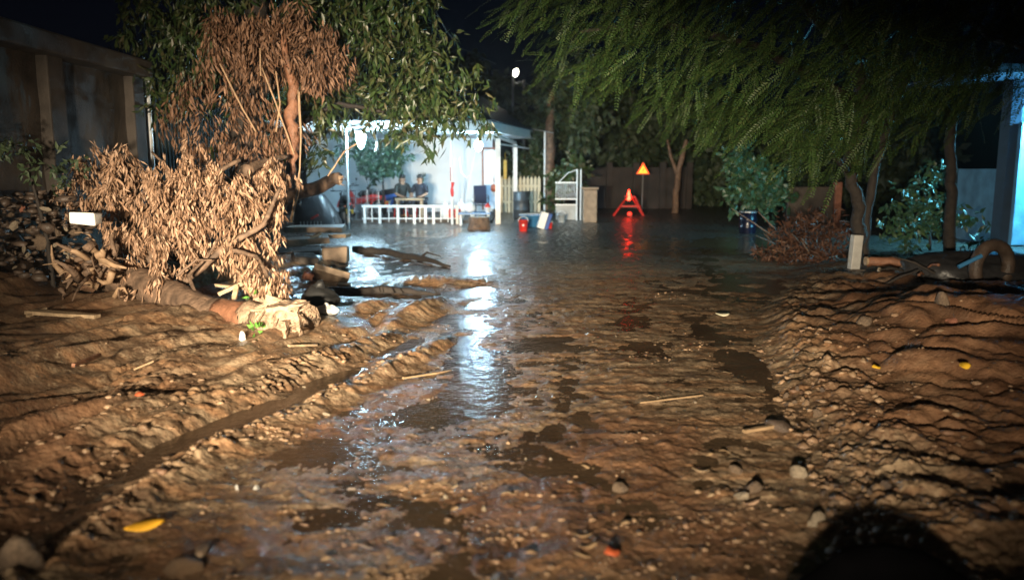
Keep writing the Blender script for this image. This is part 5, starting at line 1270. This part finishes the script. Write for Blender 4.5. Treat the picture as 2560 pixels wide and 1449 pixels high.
# motorcycles ---------------------------------------------------------
def motorcycle(loc, rz, label, paint, group=None):
    t = empty('motorcycle', loc, label, 'motorcycle', group, rz)
    for y, nm in ((-.62, 'wheel'), (.62, 'wheel')):
        b = MB(); b.torus((0, y, .29), .235, .055, rot(0, 0, R(90)), 24, 8); wh = b.build('wheel', 'black_rubber', t, smooth=True)
        b = MB(); b.torus((0, y, .29), .17, .02, rot(0, 0, R(90)), 20, 6)
        for k in range(6): a = k * math.pi / 3; b.tube([(0, y, .29), (0, y + .17 * math.cos(a), .29 + .17 * math.sin(a))], .012, 5)
        b.tube([(-.05, y, .29), (.05, y, .29)], .035, 8); b.build('rim', 'metal_grey', wh)
    b = MB(); b.tube([(0, -.75, .62), (0, -.45, .66), (0, -.1, .58), (0, .15, .45), (0, .4, .62), (0, .48, .85)], [.07, .12, .13, .12, .12, .06], 12); b.build('body', paint, t, smooth=True)
    b = MB(); b.tube([(0, -.72, .74), (0, -.4, .78), (0, .0, .72), (0, .12, .7)], [.06, .12, .12, .07], 12); b.build('seat', 'black_rubber', t, smooth=True)
    b = MB(); b.torus((0, -.62, .29), .31, .05, rot(0, 0, R(90)), 10, 6, .5); b.build('fender', paint, t, smooth=True)
    b = MB(); b.torus((0, .62, .29), .31, .045, rot(0, 0, R(90)), 10, 6, .5); b.build('fender', paint, t, smooth=True)
    b = MB(); b.tube([(0, .62, .29), (0, .5, .7), (0, .44, .98)], [.03, .035, .03], 8); b.build('fork', 'metal_grey', t)
    b = MB(); b.tube([(-.34, .34, 1.0), (-.12, .44, .99), (.12, .44, .99), (.34, .34, 1.0)], .018, 8); b.build('handlebar', 'metal_dark', t)
    for s in (-1, 1):
        b = MB(); b.tube([(s * .26, .38, 1.0), (s * .3, .4, 1.16)], .007, 5); b.blob((s * .31, .4, 1.2), (.06, .02, .04), 2, .02); b.build('mirror', 'metal_dark', t)
        b = MB(); b.blob((s * .12, -.78, .6), (.03, .03, .025), 2, .02); b.build('indicator', 'orange_red', t)
    b = MB(); b.blob((0, -.82, .66), (.07, .03, .035), 2, .03); b.build('tail_lamp', 'red_plastic', t)
    b = MB(); b.box((0, -.9, .46), (.2, .012, .11), rot(.25)); b.build('number_plate', 'yellow', t)
    b = MB(); b.tube([(.12, -.1, .28), (.13, -.5, .32), (.13, -.8, .38)], [.03, .045, .045], 8); b.build('exhaust', 'chrome', t)
    b = MB(); b.box((0, .05, .3), (.2, .36, .24)); b.build('engine', 'metal_grey', t, bevel=.03)
    b = MB(); b.tube([(-.08, -.02, .25), (-.22, -.1, .0)], .012, 6); b.build('side_stand', 'metal_grey', t)
    b = MB(); b.blob((0, .5, .9), (.08, .05, .06), 2, .02); b.build('headlight', 'glass_dark', t)
    return t
c = at(858, 556, 22.6); motorcycle((c.x, 22.9, .0), .35, 'dark motorcycle with its tail and yellow plate facing the road beside the covered cart', 'paint_black')
c = at(905, 520, 25.8); motorcycle((c.x, 25.9, .1), 1.2, 'red motorcycle parked behind the wire fence near the house', 'red_plastic')
c = at(955, 520, 26.4); motorcycle((c.x, 26.5, .1), 1.3, 'blue motorcycle parked behind the white railing near the house', 'blue_paint')
# covered cart
c = at(790, 558, 21.4); t = empty('covered_cart', (c.x, 21.6, .02), 'cart covered with a dark tarpaulin showing a red reflector, left of the motorcycle', 'cart')
b = MB(); n = 20; rows = 7
for i in range(rows + 1):
    f = i / rows
    for j in range(n):
        a = 2 * math.pi * j / n; ca, sa = math.cos(a), math.sin(a); sx = abs(ca) ** .6 * (1 if ca > 0 else -1); sy = abs(sa) ** .6 * (1 if sa > 0 else -1)
        k = (1 - .55 * f ** 1.4); b.v.append((sx * (.62 * k + .02 * math.sin(5 * a + 3 * f)) - .08 * f, sy * .6 * k, .1 + .85 * f))
for i in range(rows):
    for j in range(n): b.f.append((i * n + j, i * n + (j + 1) % n, (i + 1) * n + (j + 1) % n, (i + 1) * n + j))
b.f.append(tuple(rows * n + j for j in range(n))); b.build('tarpaulin', 'tarp', t, smooth=True)
b = MB(); b.box((.08, -.64, .36), (.22, .03, .05), rot(0, -.5, 0)); b.build('reflector', 'red_plastic', t)
b = MB()
for k in range(7): b.box((-.3 + k * .09, -.63, .14), (.02, .02, .2))
b.build('grille', 'metal_grey', t)
for s in (-1, 1): b = MB(); b.torus((s * .5, -.2, .18), .15, .045, rot(0, 0, R(90)), 18, 6); b.build('wheel', 'black_rubber', t)
b = MB(); b.blob((-.33, -.5, .72), (.06, .05, .1), 2, .1); b.build('lamp', 'chrome', t)

# ================================================================== WARNING SIGN AND LAMP
c = at(1605, 530, 29.5); top = at(1606, 425, 29.5)
t = empty('warning_sign', (c.x, 29.5, 0), 'yellow triangular warning sign with red border, given a glow for reflected headlight, on a thin pole', 'sign')
b = MB(); b.tube([(0, .03, 0), (.01, .03, top.z + .05)], .025, 8); b.build('pole', 'metal_grey', t)
def tri(s, y, th, z, name, m, par):
    b = MB(); vs = [(-s, 0), (s, 0), (0, s * 1.75)]
    b.add([(x, y, z + q - s * .6) for x, q in vs] + [(x, y + th, z + q - s * .6) for x, q in vs], [(0, 1, 2), (5, 4, 3), (0, 3, 4, 1), (1, 4, 5, 2), (2, 5, 3, 0)])
    return b.build(name, m, par)
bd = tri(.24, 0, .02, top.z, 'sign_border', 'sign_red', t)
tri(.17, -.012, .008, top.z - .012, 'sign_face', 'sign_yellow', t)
b = MB(); b.tube([(-.02, -.02, top.z - .06), (.01, -.02, top.z + .02), (.04, -.02, top.z + .05)], .012, 5); b.build('symbol', 'black_rubber', t)
p = at(1572, 492, 28.); c = Vector((p.x, 28., 0))
t = empty('warning_lamp_stand', c, 'red lit warning lamp on a low A shaped red stand in the road', 'warning lamp')
for x0, x1, y in ((-.55, -.06, -.25), (.5, .2, -.25), (-.5, -.03, .3), (.55, .1, .3)):
    b = MB(); b.tube([(x0, y, 0), (x1, y * .2, .68)], .03, 8); b.build('leg', 'red_plastic', t)
b = MB(); b.box((0.05, -.02, .34), (.74, .03, .06)); b.build('cross_bar', 'red_plastic', t)
b = MB(); b.box((.02, 0, .68), (.34, .08, .06)); b.build('top_bar', 'red_plastic', t)
b = MB(); b.lathe((0, 0, p.z - .12), [(.04, 0), (.065, .03), (.07, .1), (.05, .22), (.015, .36)], 14); b.build('lamp', 'red_lamp', t, smooth=True)
b = MB(); b.lathe((0, 0, .7), [(.06, 0), (.06, max(.02, p.z - .83))], 12); b.build('lamp_base', 'metal_dark', t)
p = at(1573, 538, 27.6); t = empty('road_reflector', (p.x, 27.5, 0), 'small round red light low at the foot of the warning lamp stand', 'reflector')
b = MB(); b.blob((0, 0, .1), (.08, .06, .07), 2, .02); b.build('lens', 'red_glow', t)
b = MB(); b.box((0, .03, .03), (.18, .14, .05)); b.build('base', 'black_rubber', t, bevel=.01)


# ================================================================== RAIN HAZE
hz = MB(); hz.box((2, 18, 3.2), (52, 56, 8.6)); hzo = hz.build('haze', 'wire'); tag(hzo, 'thin rain haze in the night air', 'haze', kind='stuff')
hm = bpy.data.materials.new('haze'); hm.use_nodes = True; hn = hm.node_tree; hn.nodes.clear()
ho = hn.nodes.new('ShaderNodeOutputMaterial'); hv = hn.nodes.new('ShaderNodeVolumePrincipled'); hv.inputs['Color'].default_value = (.9, .93, .96, 1)
hv.inputs['Density'].default_value = .0012; hv.inputs['Anisotropy'].default_value = .85
hn.links.new(hv.outputs[0], ho.inputs['Volume']); hzo.data.materials.clear(); hzo.data.materials.append(hm)
